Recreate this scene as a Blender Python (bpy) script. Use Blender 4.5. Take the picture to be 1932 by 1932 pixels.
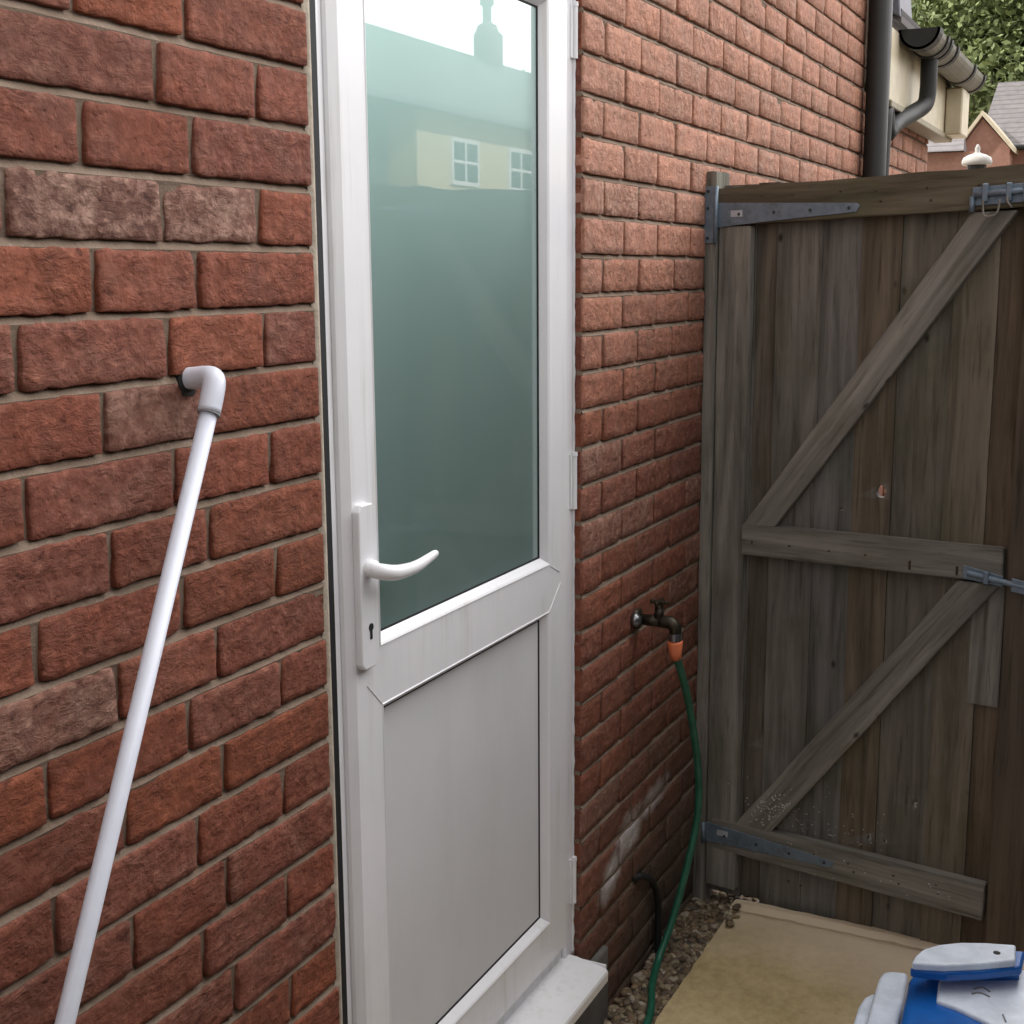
import bpy, bmesh, math, random
from mathutils import Vector, Matrix, noise
R = math.radians
random.seed(7)
scene = bpy.context.scene
for o in list(bpy.data.objects): bpy.data.objects.remove(o)
COL = scene.collection

# ------------------------------------------------------------------ camera
cam_d = bpy.data.cameras.new("camera"); cam = bpy.data.objects.new("camera", cam_d); COL.objects.link(cam)
YAW, PIT, ROL = 1.1128, 0.1795, -0.0071
F = Vector((math.cos(PIT)*math.sin(YAW), math.cos(PIT)*math.cos(YAW), -math.sin(PIT)))
R0 = Vector((math.cos(YAW), -math.sin(YAW), 0)); U0 = R0.cross(F)
RR = R0*math.cos(ROL) + U0*math.sin(ROL); UU = -R0*math.sin(ROL) + U0*math.cos(ROL)
M = Matrix((RR, UU, -F)).transposed().to_4x4(); M.translation = Vector((-1.4682, -1.0076, 1.6457))
cam.matrix_world = M
cam_d.sensor_width = 36; cam_d.lens = 2471.6/1932*36
cam_d.clip_start = 0.02; cam_d.clip_end = 600
scene.camera = cam

# ------------------------------------------------------------------ light
SUN_EL, SUN_AZ = R(40), R(-108)     # azimuth measured from +x towards -y
w = bpy.data.worlds.new("World"); scene.world = w; w.use_nodes = True
nt = w.node_tree; nt.nodes.clear()
out = nt.nodes.new('ShaderNodeOutputWorld'); bg = nt.nodes.new('ShaderNodeBackground')
sky = nt.nodes.new('ShaderNodeTexSky'); sky.sky_type = 'NISHITA'; sky.sun_disc = False
sky.sun_elevation = SUN_EL; sky.sun_rotation = R(90) + SUN_AZ    # sun stands behind the house, the alley is in its shade
sky.air_density = 1.0; sky.dust_density = 2.0
tc = nt.nodes.new('ShaderNodeTexCoord'); mp = nt.nodes.new('ShaderNodeMapping'); mp.inputs['Scale'].default_value = (1, 1, 2.6)
ns = nt.nodes.new('ShaderNodeTexNoise'); ns.inputs['Scale'].default_value = 2.4; ns.inputs['Detail'].default_value = 6
rp = nt.nodes.new('ShaderNodeValToRGB'); rp.color_ramp.elements[0].position = .30; rp.color_ramp.elements[1].position = .52
rp.color_ramp.elements[0].color = (.45, .45, .45, 1)
mx = nt.nodes.new('ShaderNodeMix'); mx.data_type = 'RGBA'
mx.inputs[7].default_value = (9.9, 9.6, 9.5, 1)
nt.links.new(tc.outputs['Generated'], mp.inputs[0]); nt.links.new(mp.outputs[0], ns.inputs['Vector'])
nt.links.new(ns.outputs['Fac'], rp.inputs[0]); nt.links.new(rp.outputs[0], mx.inputs[0])
nt.links.new(sky.outputs[0], mx.inputs[6]); # sky glow added towards the far end and overhead, to brighten the upper wall
dt = nt.nodes.new('ShaderNodeVectorMath'); dt.operation = 'DOT_PRODUCT'; dt.inputs[1].default_value = (.88, -.22, .42); nt.links.new(tc.outputs['Generated'], dt.inputs[0])
mrw = nt.nodes.new('ShaderNodeMapRange'); mrw.interpolation_type = 'SMOOTHSTEP'; mrw.inputs['From Min'].default_value = .1; mrw.inputs['From Max'].default_value = 1; mrw.inputs['To Min'].default_value = .66; mrw.inputs['To Max'].default_value = 3.1; nt.links.new(dt.outputs['Value'], mrw.inputs[0])
vs_ = nt.nodes.new('ShaderNodeVectorMath'); vs_.operation = 'SCALE'; nt.links.new(mx.outputs[2], vs_.inputs[0]); nt.links.new(mrw.outputs[0], vs_.inputs['Scale'])
nt.links.new(vs_.outputs[0], bg.inputs[0]); nt.links.new(bg.outputs[0], out.inputs[0])
bg.inputs[1].default_value = 0.12
sd = bpy.data.lights.new("sun", 'SUN'); sd.energy = 3.0; sd.angle = R(1.5); sd.color = (1, .95, .88)
so = bpy.data.objects.new("sun", sd); COL.objects.link(so)
sdir = Vector((math.cos(SUN_EL)*math.cos(SUN_AZ), -math.cos(SUN_EL)*math.sin(SUN_AZ), math.sin(SUN_EL)))
so.rotation_euler = sdir.to_track_quat('Z', 'Y').to_euler(); so.location = (0, 0, 12)
scene.view_settings.view_transform = 'Standard'; scene.view_settings.look = 'None'
scene.view_settings.exposure = 0.64; scene.view_settings.gamma = 1
scene.render.engine = 'CYCLES'
scene.render.resolution_x = 1024; scene.render.resolution_y = 1024

# ------------------------------------------------------------------ helpers
def tag(o, label=None, cat=None, group=None, kind=None):
    if label: o['label'] = label
    if cat: o['category'] = cat
    if group: o['group'] = group
    if kind: o['kind'] = kind
    return o
def thing(name, label, cat, loc=(0, 0, 0), group=None):
    o = bpy.data.objects.new(name, None); COL.objects.link(o); o.location = loc; o.empty_display_size = .1
    bpy.context.view_layer.update()
    return tag(o, label, cat, group)
def link(name, me, mat, parent=None, smooth=False, mw=None):
    o = bpy.data.objects.new(name, me); COL.objects.link(o)
    if mat: me.materials.append(mat)
    if smooth:
        me.polygons.foreach_set('use_smooth', [True]*len(me.polygons))
    if mw is None: mw = Matrix.Identity(4)
    o.matrix_world = mw
    if parent:
        o.parent = parent
        pw = Matrix.Translation(parent.location) if parent.type == 'EMPTY' else parent.matrix_world.copy()
        o.matrix_parent_inverse = pw.inverted()
        o.matrix_basis = mw
    return o
def bobj(name, bm, mat, parent=None, smooth=False, mw=None):
    me = bpy.data.meshes.new(name); bmesh.ops.recalc_face_normals(bm, faces=bm.faces); bm.to_mesh(me); bm.free()
    return link(name, me, mat, parent, smooth, mw)
def box(bm, x0, x1, y0, y1, z0, z1, bev=0, seg=1):
    t = bmesh.new()
    vs = [t.verts.new(p) for p in ((x0,y0,z0),(x1,y0,z0),(x1,y1,z0),(x0,y1,z0),(x0,y0,z1),(x1,y0,z1),(x1,y1,z1),(x0,y1,z1))]
    for f in ((0,3,2,1),(4,5,6,7),(0,1,5,4),(1,2,6,5),(2,3,7,6),(3,0,4,7)): t.faces.new([vs[i] for i in f])
    if bev: bmesh.ops.bevel(t, geom=t.edges[:], offset=bev, segments=seg, profile=.5, affect='EDGES')
    m = bpy.data.meshes.new('t'); t.to_mesh(m); t.free(); bm.from_mesh(m); bpy.data.meshes.remove(m)
def prism(bm, pts, n, d, bev=0, seg=1):
    """polygon pts (3-D, planar) extruded by n*d"""
    t = bmesh.new(); n = Vector(n)*d
    a = [t.verts.new(Vector(p)) for p in pts]; b = [t.verts.new(Vector(p)+n) for p in pts]
    t.faces.new(a); t.faces.new(b[::-1]); k = len(pts)
    for i in range(k): t.faces.new((a[i], b[i], b[(i+1) % k], a[(i+1) % k]))
    bmesh.ops.recalc_face_normals(t, faces=t.faces)
    if bev: bmesh.ops.bevel(t, geom=t.edges[:], offset=bev, segments=seg, profile=.5, affect='EDGES')
    m = bpy.data.meshes.new('t'); t.to_mesh(m); t.free(); bm.from_mesh(m); bpy.data.meshes.remove(m)
def catmull(P, n=8):
    P = [Vector(p) for p in P]; Q = [P[0]*2-P[1]] + P + [P[-1]*2-P[-2]]; o = []
    for i in range(1, len(Q)-2):
        for j in range(n):
            t = j/n; p0, p1, p2, p3 = Q[i-1:i+3]
            o.append(.5*((2*p1)+(p2-p0)*t+(2*p0-5*p1+4*p2-p3)*t*t+(3*p1-p0-3*p2+p3)*t**3))
    o.append(P[-1]); return o
def tube(bm, pts, rad, seg=14, smooth=0, cap=True):
    if smooth: 
        m = len(pts); pts2 = catmull(pts, smooth)
        if isinstance(rad, (list, tuple)):
            rad = [rad[min(int(i/smooth), m-2)]*(1-(i/smooth-min(int(i/smooth), m-2))) + rad[min(int(i/smooth)+1, m-1)]*(i/smooth-min(int(i/smooth), m-2)) for i in range(len(pts2))]
        pts = pts2
    pts = [Vector(p) for p in pts]
    if not isinstance(rad, (list, tuple)): rad = [rad]*len(pts)
    T = []
    for i in range(len(pts)):
        a = pts[max(i-1, 0)]; b = pts[min(i+1, len(pts)-1)]; T.append((b-a).normalized())
    up = Vector((0, 0, 1)) if abs(T[0].z) < .9 else Vector((0, 1, 0))
    nrm = T[0].cross(up).normalized(); rings = []
    for i, p in enumerate(pts):
        nrm = (nrm - T[i]*nrm.dot(T[i])).normalized(); bn = T[i].cross(nrm)
        rings.append([bm.verts.new(p + (nrm*math.cos(a)+bn*math.sin(a))*rad[i]) for a in [2*math.pi*k/seg for k in range(seg)]])
    for i in range(len(rings)-1):
        for k in range(seg):
            bm.faces.new((rings[i][k], rings[i][(k+1) % seg], rings[i+1][(k+1) % seg], rings[i+1][k]))
    if cap: bm.faces.new(rings[0][::-1]); bm.faces.new(rings[-1])
def frame_mat(p0, p1, wdir):
    X = (Vector(p1)-Vector(p0)).normalized(); W = Vector(wdir); Y = (W - X*W.dot(X)).normalized(); Z = X.cross(Y)
    m = Matrix((X, Y, Z)).transposed().to_4x4(); m.translation = Vector(p0); return m

# ------------------------------------------------------------------ materials
class NT:
    def __init__(s, name):
        s.m = bpy.data.materials.new(name); s.m.use_nodes = True; s.t = s.m.node_tree; s.b = s.t.nodes['Principled BSDF']
    def n(s, ty, **kw):
        x = s.t.nodes.new('ShaderNode'+ty)
        for k, v in kw.items():
            if k.startswith('i_'):
                key = k[2:]; key = int(key) if key.isdigit() else key.replace('_', ' ')
                x.inputs[key].default_value = v
            else: setattr(x, k, v)
        return x
    def l(s, a, b): s.t.links.new(a, b)
    def coord(s, kind='Object', scale=(1,1,1), rot=(0,0,0), loc=(0,0,0)):
        c = s.n('TexCoord'); m = s.n('Mapping'); m.inputs['Scale'].default_value = scale; m.inputs['Rotation'].default_value = rot; m.inputs['Location'].default_value = loc
        s.l(c.outputs[kind], m.inputs[0]); return m.outputs[0]
    def noise(s, vec, scale, detail=4, rough=.5, dist=0):
        x = s.n('TexNoise'); x.inputs['Scale'].default_value = scale; x.inputs['Detail'].default_value = detail
        x.inputs['Roughness'].default_value = rough; x.inputs['Distortion'].default_value = dist
        if vec: s.l(vec, x.inputs['Vector'])
        return x.outputs['Fac']
    def ramp(s, fac, stops):
        x = s.n('ValToRGB'); e = x.color_ramp.elements
        while len(e) > 1: e.remove(e[-1])
        e[0].position = stops[0][0]; e[0].color = col(stops[0][1])
        for p, c in stops[1:]:
            k = e.new(p); k.color = col(c)
        s.l(fac, x.inputs[0]); return x.outputs[0]
    def mix(s, a, b, fac, mode='MIX'):
        x = s.n('Mix', data_type='RGBA', blend_type=mode)
        for i, v in ((6, a), (7, b)):
            if hasattr(v, 'links'): s.l(v, x.inputs[i])
            else: x.inputs[i].default_value = col(v)
        if hasattr(fac, 'links'): s.l(fac, x.inputs[0])
        else: x.inputs[0].default_value = fac
        return x.outputs[2]
    def math(s, op, a, b=None, clamp=False):
        x = s.n('Math', operation=op, use_clamp=clamp)
        for i, v in ((0, a), (1, b)):
            if v is None: continue
            if hasattr(v, 'links'): s.l(v, x.inputs[i])
            else: x.inputs[i].default_value = v
        return x.outputs[0]
    def bump(s, h, strength=.5, dist=.01, prev=None):
        x = s.n('Bump'); x.inputs['Strength'].default_value = strength; x.inputs['Distance'].default_value = dist
        s.l(h, x.inputs['Height'])
        if prev: s.l(prev, x.inputs['Normal'])
        return x.outputs[0]
    def set(s, color=None, rough=None, normal=None, **kw):
        for key, v in (('Base Color', color), ('Roughness', rough), ('Normal', normal)):
            if v is None: continue
            if hasattr(v, 'links'): s.l(v, s.b.inputs[key])
            else: s.b.inputs[key].default_value = col(v) if key == 'Base Color' else v
        for k, v in kw.items(): s.b.inputs[k.replace('_', ' ')].default_value = v
        return s.m
def col(c):
    if isinstance(c, (int, float)): return (c, c, c, 1)
    return tuple(c) if len(c) == 4 else tuple(c)+(1,)

def mat_plain(name, c, rough=.6, var=.12, scale=30, bump=.15, **kw):
    m = NT(name); v = m.coord(); n = m.noise(v, scale, 5, .6)
    r = m.ramp(n, [(.3, [x*(1-var) for x in c]), (.7, [min(1, x*(1+var)) for x in c])])
    return m.set(r, rough, m.bump(m.noise(v, scale*4, 4), bump, .002), **kw)

# brick
def make_brick():
    m = NT('clay_brick'); v = m.coord()
    at = m.n('Attribute', attribute_name='bcol'); rn = m.n('Attribute', attribute_name='brnd')
    # per-brick offset so that the creases stop at every joint
    off = m.n('VectorMath', operation='ADD'); sc = m.n('VectorMath', operation='SCALE'); sc.inputs['Scale'].default_value = 37.0
    m.l(rn.outputs['Color'], sc.inputs[0]); m.l(v, off.inputs[0]); m.l(sc.outputs[0], off.inputs[1]); vv = off.outputs[0]
    st = m.n('Mapping'); st.inputs['Scale'].default_value = (42, 50, 88); m.l(vv, st.inputs[0])
    crease = m.noise(st.outputs[0], 1.0, 6, .66, .55)
    fine = m.noise(vv, 420, 4, .6)
    big = m.noise(vv, 16, 4, .55, .4)
    mid = m.noise(vv, 70, 5, .62)
    base = m.mix(at.outputs['Color'], m.mix(at.outputs['Color'], (.55, .52, .50), 1.0, 'MULTIPLY'), m.ramp(big, [(.42, 0), (.70, .45)]))
    base = m.mix(base, m.mix(base, (1.45, 1.42, 1.38), 1.0, 'MULTIPLY'), m.ramp(mid, [(.45, 0), (.7, 1)]))
    dustm = m.math('MULTIPLY', m.ramp(m.math('ADD', m.math('MULTIPLY', big, .5), m.math('MULTIPLY', mid, .5)), [(.44, 0), (.60, 1)]), at.outputs['Alpha'])
    crm = m.ramp(crease, [(.38, .35), (.60, 1)])
    dustm = m.math('MULTIPLY', dustm, crm)
    base = m.mix(base, (.40, .255, .195), dustm)
    base = m.mix(base, m.mix(base, (.30, .22, .20), 1.0, 'MULTIPLY'), m.ramp(crease, [(.28, .95), (.42, 0)]))
    cr2 = m.math('MULTIPLY', m.ramp(crease, [(.54, 0), (.68, .8)]), m.ramp(m.noise(vv, 17, 3), [(.40, .05), (.58, 1)]))
    base = m.mix(base, m.mix(base, (1.55, 1.6, 1.6), 1.0, 'MULTIPLY'), cr2)  # crease shade and crest highlights painted into the brick colour
    # dirt splashed up from the ground, spread higher to paint shade on far wall
    sep = m.n('SeparateXYZ'); m.l(v, sep.inputs[0])
    zz = m.math('ADD', sep.outputs['Z'], m.math('MULTIPLY', m.noise(v, 7, 5, .6), -.45))
    grime_shade = m.ramp(zz, [(-.05, 0), (.0, 1)])
    mr = m.n('MapRange'); mr.inputs['From Min'].default_value = -.10; mr.inputs['From Max'].default_value = .60; mr.inputs['To Min'].default_value = .90; mr.inputs['To Max'].default_value = 0.0; m.l(zz, mr.inputs[0])
    rx = m.n('MapRange'); rx.inputs['From Min'].default_value = .6; rx.inputs['From Max'].default_value = 1.3; m.l(sep.outputs['X'], rx.inputs[0])
    base = m.mix(base, (.060, .052, .040), m.math('MULTIPLY', mr.outputs[0], rx.outputs[0]))
    # lime / mortar splash low on the far part of the wall
    def blob(cx, cz, ang, lx, lz, thr=.5):
        mm = m.n('Mapping', vector_type='TEXTURE'); mm.inputs['Location'].default_value = (cx, 0, cz); mm.inputs['Rotation'].default_value = (0, ang, 0); mm.inputs['Scale'].default_value = (lx, 5, lz)
        m.l(v, mm.inputs[0]); ln = m.n('VectorMath', operation='LENGTH'); m.l(mm.outputs[0], ln.inputs[0])
        d = m.math('ADD', ln.outputs['Value'], m.math('MULTIPLY', m.noise(v, 22, 6, .7), 1.3))
        return m.ramp(m.math('MULTIPLY', d, .5), [(.50, 1), (.86, 0)])
    b1 = blob(1.17, .385, -.1, .095, .060); b2 = blob(1.06, .335, -.5, .085, .050); b3 = blob(1.33, .415, -.12, .12, .036)
    splash = m.math('MAXIMUM', b1, m.math('MAXIMUM', b2, m.math('MULTIPLY', b3, .7)))
    base = m.mix(base, (.50, .47, .46), m.math('MULTIPLY', splash, .85))
    rg = m.ramp(m.math('MULTIPLY', rn.outputs['Fac'], 1.0), [(0, .25), (1, 1)])
    vo = m.n('TexVoronoi'); vo.inputs['Scale'].default_value = 95; m.l(vv, vo.inputs['Vector'])
    pit = m.ramp(vo.outputs['Distance'], [(.10, 0), (.26, 1)])
    cm = m.ramp(m.noise(vv, 17, 3), [(.40, .08), (.58, 1)])
    h = m.math('ADD', m.math('ADD', m.math('MULTIPLY', crease, cm), m.math('MULTIPLY', mid, .40)), m.math('MULTIPLY', pit, .10))
    nb = m.n('Bump'); nb.inputs['Distance'].default_value = .0105; m.l(h, nb.inputs['Height'])
    m.l(m.math('ADD', m.math('MULTIPLY', rn.outputs['Fac'], .7), .3), nb.inputs['Strength'])
    nrm = m.bump(fine, .35, .0012, nb.outputs[0])
    return m.set(base, .84, nrm, Specular_IOR_Level=.28)
M_BRICK = make_brick()
def make_mortar():
    m = NT('mortar'); v = m.coord(); a = m.noise(v, 60, 6, .65); b = m.noise(v, 9, 4)
    c = m.ramp(b, [(.3, (.165, .120, .088)), (.7, (.245, .185, .140))])
    c = m.mix(c, (.36, .285, .235), m.ramp(a, [(.55, 0), (.75, .6)]))
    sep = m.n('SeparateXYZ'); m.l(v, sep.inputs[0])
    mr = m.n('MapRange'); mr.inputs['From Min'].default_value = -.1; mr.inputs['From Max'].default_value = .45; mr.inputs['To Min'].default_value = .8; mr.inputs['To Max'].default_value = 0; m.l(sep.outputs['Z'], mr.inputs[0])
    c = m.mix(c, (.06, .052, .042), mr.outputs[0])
    return m.set(c, .95, m.bump(m.noise(v, 260, 5, .7), .6, .003), Specular_IOR_Level=.15)
M_MORTAR = make_mortar()
M_SEAL = mat_plain('sand_mortar_fillet', (.40, .345, .275), .9, .25, 40, .8)
def make_upvc():
    m = NT('white_upvc'); v = m.coord(); a = m.noise(v, 5, 5, .6)
    c = m.ramp(a, [(.3, (.74, .745, .77)), (.7, (.80, .80, .82))])
    c = m.mix(c, (.55, .54, .50), m.ramp(m.noise(v, 130, 5, .7), [(.66, 0), (.80, .5)]))
    stv = m.coord('Object', (55, 55, 2.5)); c = m.mix(c, (.56, .55, .52), m.math('MULTIPLY', m.ramp(m.noise(stv, 1.0, 4, .6), [(.50, 0), (.72, .8)]), m.ramp(m.noise(v, 6, 3), [(.4, 0), (.65, 1)])))
    return m.set(c, .30, m.bump(m.noise(v, 12, 3), .05, .002), Coat_Weight=.25, Coat_Roughness=.12)
M_UPVC = make_upvc()
def make_panel():
    m = NT('matt_door_panel'); v = m.coord(); a = m.noise(v, 3, 5, .6)
    c = m.ramp(a, [(.3, (.60, .605, .62)), (.7, (.66, .66, .67))])
    c = m.mix(c, (.47, .46, .43), m.ramp(m.noise(m.coord('Object', (9, 9, 2.2)), 1, 5, .65), [(.50, 0), (.80, .3)])); c = m.mix(c, (.40, .38, .34), m.ramp(m.noise(v, 150, 4, .7), [(.70, 0), (.80, .5)]))
    return m.set(c, .42, m.bump(m.noise(v, 40, 3), .03, .001))
M_PANEL = make_panel()
M_BLACK = mat_plain('black_rubber', (.006, .007, .008), .7)
M_DARKVOID = mat_plain('dark_cavity', (.01, .009, .008), .9)
def make_glass():
    m = NT('frosted_green_glass'); v = m.coord()
    c = m.ramp(m.noise(v, 2.2, 3), [(.3, (.235, .37, .345)), (.7, (.27, .41, .385))])
    return m.set(c, .43, None, Metallic=.66, Coat_Weight=1.0, Coat_Roughness=.012, Coat_IOR=2.15)
M_GLASS = make_glass()

def make_wood(name, dark, light, green=.25, ring=1.0, attr=False, sx=1.0, rough=.85):
    m = NT(name); v = m.coord('Object', (1.6*sx, 24, 24))
    rn = m.n('ObjectInfo')
    off = m.n('VectorMath', operation='ADD'); cmb = m.n('CombineXYZ'); m.l(m.math('MULTIPLY', rn.outputs['Random'], 40), cmb.inputs[0])
    m.l(v, off.inputs[0]); m.l(cmb.outputs[0], off.inputs[1]); vv = off.outputs[0]
    g = m.noise(vv, 1.0, 6, .62, .5); g2 = m.noise(vv, 4.0, 4, .6)
    c = m.ramp(g, [(.30, dark), (.68, light)])
    c = m.mix(c, m.mix(c, (.40, .36, .32), 1.0, 'MULTIPLY'), m.ramp(g2, [(.30, .65), (.46, 0)]))
    v2 = m.coord(); bigp = m.noise(v2, 4.5, 4, .6)
    c = m.mix(c, (.085, .088, .045), m.math('MULTIPLY', m.ramp(bigp, [(.48, 0), (.66, 1)]), green))
    # knots
    kv = m.coord('Object', (1.0, 1.7, 1.7)); vo = m.n('TexVoronoi'); vo.inputs['Scale'].default_value = 6.8; m.l(kv, vo.inputs['Vector'])
    kn = m.ramp(vo.outputs['Distance'], [(.035, 1), (.095, 0)])
    c = m.mix(c, (.018, .013, .010), m.math('MULTIPLY', kn, .85))
    if attr:
        at = m.n('Attribute', attribute_name='bcol'); c = m.mix(c, at.outputs['Color'], 1.0, 'MULTIPLY')
    h = m.math('ADD', g, m.math('MULTIPLY', g2, .6))
    return m, m.set(c, rough, m.bump(h, .55, .0022), Specular_IOR_Level=.25)
_, M_RAIL = make_wood('weathered_rail_timber', (.100, .095, .082), (.320, .300, .262), .30)
_, M_TOPRAIL = make_wood('mossy_rail_timber', (.070, .057, .038), (.170, .142, .098), .55)
_, M_BOARD = make_wood('gate_board_timber', (.080, .073, .062), (.245, .228, .200), .35, attr=True)
_, M_POST = make_wood('post_timber', (.060, .045, .033), (.140, .108, .080), .15)
_, M_FENCE = make_wood('fence_timber', (.07, .052, .036), (.15, .115, .08), .15)
def make_zinc():
    m = NT('galvanised_steel'); v = m.coord(); a = m.noise(v, 55, 5, .6)
    c = m.ramp(a, [(.3, (.135, .185, .235)), (.7, (.210, .265, .325))])
    c = m.mix(c, (.09, .10, .10), m.ramp(m.noise(v, 18, 6, .7), [(.55, 0), (.72, .7)]))
    return m.set(c, .5, m.bump(a, .2, .001), Metallic=.35)
M_ZINC = make_zinc()
M_SCREW = mat_plain('dull_screw', (.05, .06, .065), .5, Metallic=.5)
def make_slab():
    m = NT('sandstone_slab'); v = m.coord(); a = m.noise(v, 3.2, 6, .6, .6); b = m.noise(v, 45, 6, .7)
    c = m.ramp(a, [(.30, (.42, .335, .165)), (.55, (.54, .43, .23)), (.75, (.62, .50, .34))])
    c = m.mix(c, m.mix(c, (.72, .68, .66), 1.0, 'MULTIPLY'), m.ramp(b, [(.35, .7), (.6, 0)]))
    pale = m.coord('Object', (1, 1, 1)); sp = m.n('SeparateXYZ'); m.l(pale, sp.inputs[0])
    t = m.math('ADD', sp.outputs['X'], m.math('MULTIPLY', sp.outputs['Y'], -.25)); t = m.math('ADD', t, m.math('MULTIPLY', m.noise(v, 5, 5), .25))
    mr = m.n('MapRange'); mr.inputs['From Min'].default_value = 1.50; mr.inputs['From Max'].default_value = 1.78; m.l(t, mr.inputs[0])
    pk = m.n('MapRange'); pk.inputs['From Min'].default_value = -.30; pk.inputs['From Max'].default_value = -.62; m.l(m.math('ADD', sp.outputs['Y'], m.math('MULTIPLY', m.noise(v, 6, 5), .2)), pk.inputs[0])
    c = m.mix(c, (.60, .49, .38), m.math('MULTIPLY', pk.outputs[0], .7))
    c = m.mix(c, (.82, .68, .50), m.math('MULTIPLY', mr.outputs[0], .9))  # pale band painted in for the sunlight along the gate foot
    return m.set(c, .75, m.bump(m.math('ADD', b, m.math('MULTIPLY', m.noise(v, 12, 5), 2)), .35, .003), Specular_IOR_Level=.3)
M_SLAB = make_slab()
def make_gravel():
    m = NT('gravel_stone'); at = m.n('Attribute', attribute_name='bcol'); v = m.coord(); n = m.noise(v, 120, 4)
    c = m.mix(at.outputs['Color'], m.mix(at.outputs['Color'], (.6, .6, .6), 1.0, 'MULTIPLY'), m.ramp(n, [(.4, 0), (.65, 1)]))
    return m.set(c, .8, m.bump(n, .3, .001))
M_GRAVEL = make_gravel()
def make_ground():
    m = NT('gravel_and_earth'); v = m.coord(); a = m.n('TexVoronoi'); a.inputs['Scale'].default_value = 55; m.l(v, a.inputs['Vector'])
    c = m.mix(m.ramp(m.noise(v, 2, 5), [(.3, (.10, .078, .055)), (.7, (.17, .135, .095))]), (.28, .24, .18), m.ramp(a.outputs['Distance'], [(.15, .75), (.5, 0)]))
    return m.set(c, .9, m.bump(a.outputs['Distance'], 1.0, .01))
M_GROUND = make_ground()

def ellipse_attr(me, name, data, dim='FLOAT_COLOR'):
    a = me.color_attributes.new(name, dim, 'POINT'); a.data.foreach_set('color', data)

# ------------------------------------------------------------------ ground, slab, gravel
bm = bmesh.new(); bmesh.ops.create_grid(bm, x_segments=60, y_segments=60, size=1)
for vv in bm.verts:
    x, y = vv.co.x, vv.co.y; vv.co = Vector((math.copysign(abs(x)**3*300, x), math.copysign(abs(y)**3*300, y), 0))
    vv.co.z = -.004 + (.006*noise.noise(vv.co*8) if vv.co.length < 6 else 0)
tag(bobj('ground', bm, M_GROUND), kind='structure')

bm = bmesh.new(); box(bm, 3.6, 16, -9, 9, -.02, .012)
tag(bobj('added_pale_ground', bm, mat_plain('pale_added_ground', (.34, .30, .25), .85, .12, 3, .2)), kind='structure')  # pale ground added so the knot holes in the gate show bright
def slab(x0, x1, y0, y1, ztop, seed):
    nx, ny = max(2, int((x1-x0)/.02)), max(2, int((y0-y1)/.03)); bm = bmesh.new(); g = []
    for i in range(nx+1):
        row = []
        for j in range(ny+1):
            x = x0+(x1-x0)*i/nx; y = y0+(y1-y0)*j/ny
            e = min(i, nx-i, j, ny-j); p = Vector((x*14+seed, y*14, 0))
            if i in (0, nx): x += .006*noise.noise(p*1.7)
            if j in (0, ny): y += .007*noise.noise(p*1.7+Vector((9, 0, 0)))
            z = ztop + .0018*noise.noise(p) - (.004 if e == 0 else 0)
            row.append(bm.verts.new((x, y, z)))
        g.append(row)
    for i in range(nx):
        for j in range(ny): bm.faces.new((g[i][j], g[i+1][j], g[i+1][j+1], g[i][j+1]))
    rim = [g[i][0] for i in range(nx)] + [g[nx][j] for j in range(ny)] + [g[i][ny] for i in range(nx, 0, -1)] + [g[0][j] for j in range(ny, 0, -1)]
    low = [bm.verts.new((v.co.x, v.co.y, -.01)) for v in rim]
    for i in range(len(rim)): bm.faces.new((rim[i], rim[(i+1) % len(rim)], low[(i+1) % len(rim)], low[i]))
    return bm
o = bobj('paving_slab', slab(.40, 1.565, -.128, -.735, .048, 3), M_SLAB)
tag(o, 'large yellow sandstone paving slab in front of the wooden gate', 'paving slab', 'sandstone paving')
o = bobj('paving_slab', slab(1.572, 1.628, -.122, -1.02, .050, 8), M_SLAB)
tag(o, 'narrow pale strip of paving along the foot of the gate', 'paving slab', 'sandstone paving')
o = bobj('paving_slab', slab(.40, 1.565, -.742, -1.38, .047, 14), M_SLAB)
tag(o, 'sandstone paving slab under the blue and white plastic toy', 'paving slab', 'sandstone paving')
o = bobj('paving_slab', slab(-2.2, .393, -.50, -1.38, .047, 21), M_SLAB)
tag(o, 'sandstone paving slab nearest the camera, beside the leaning pipe', 'paving slab', 'sandstone paving')

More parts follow.
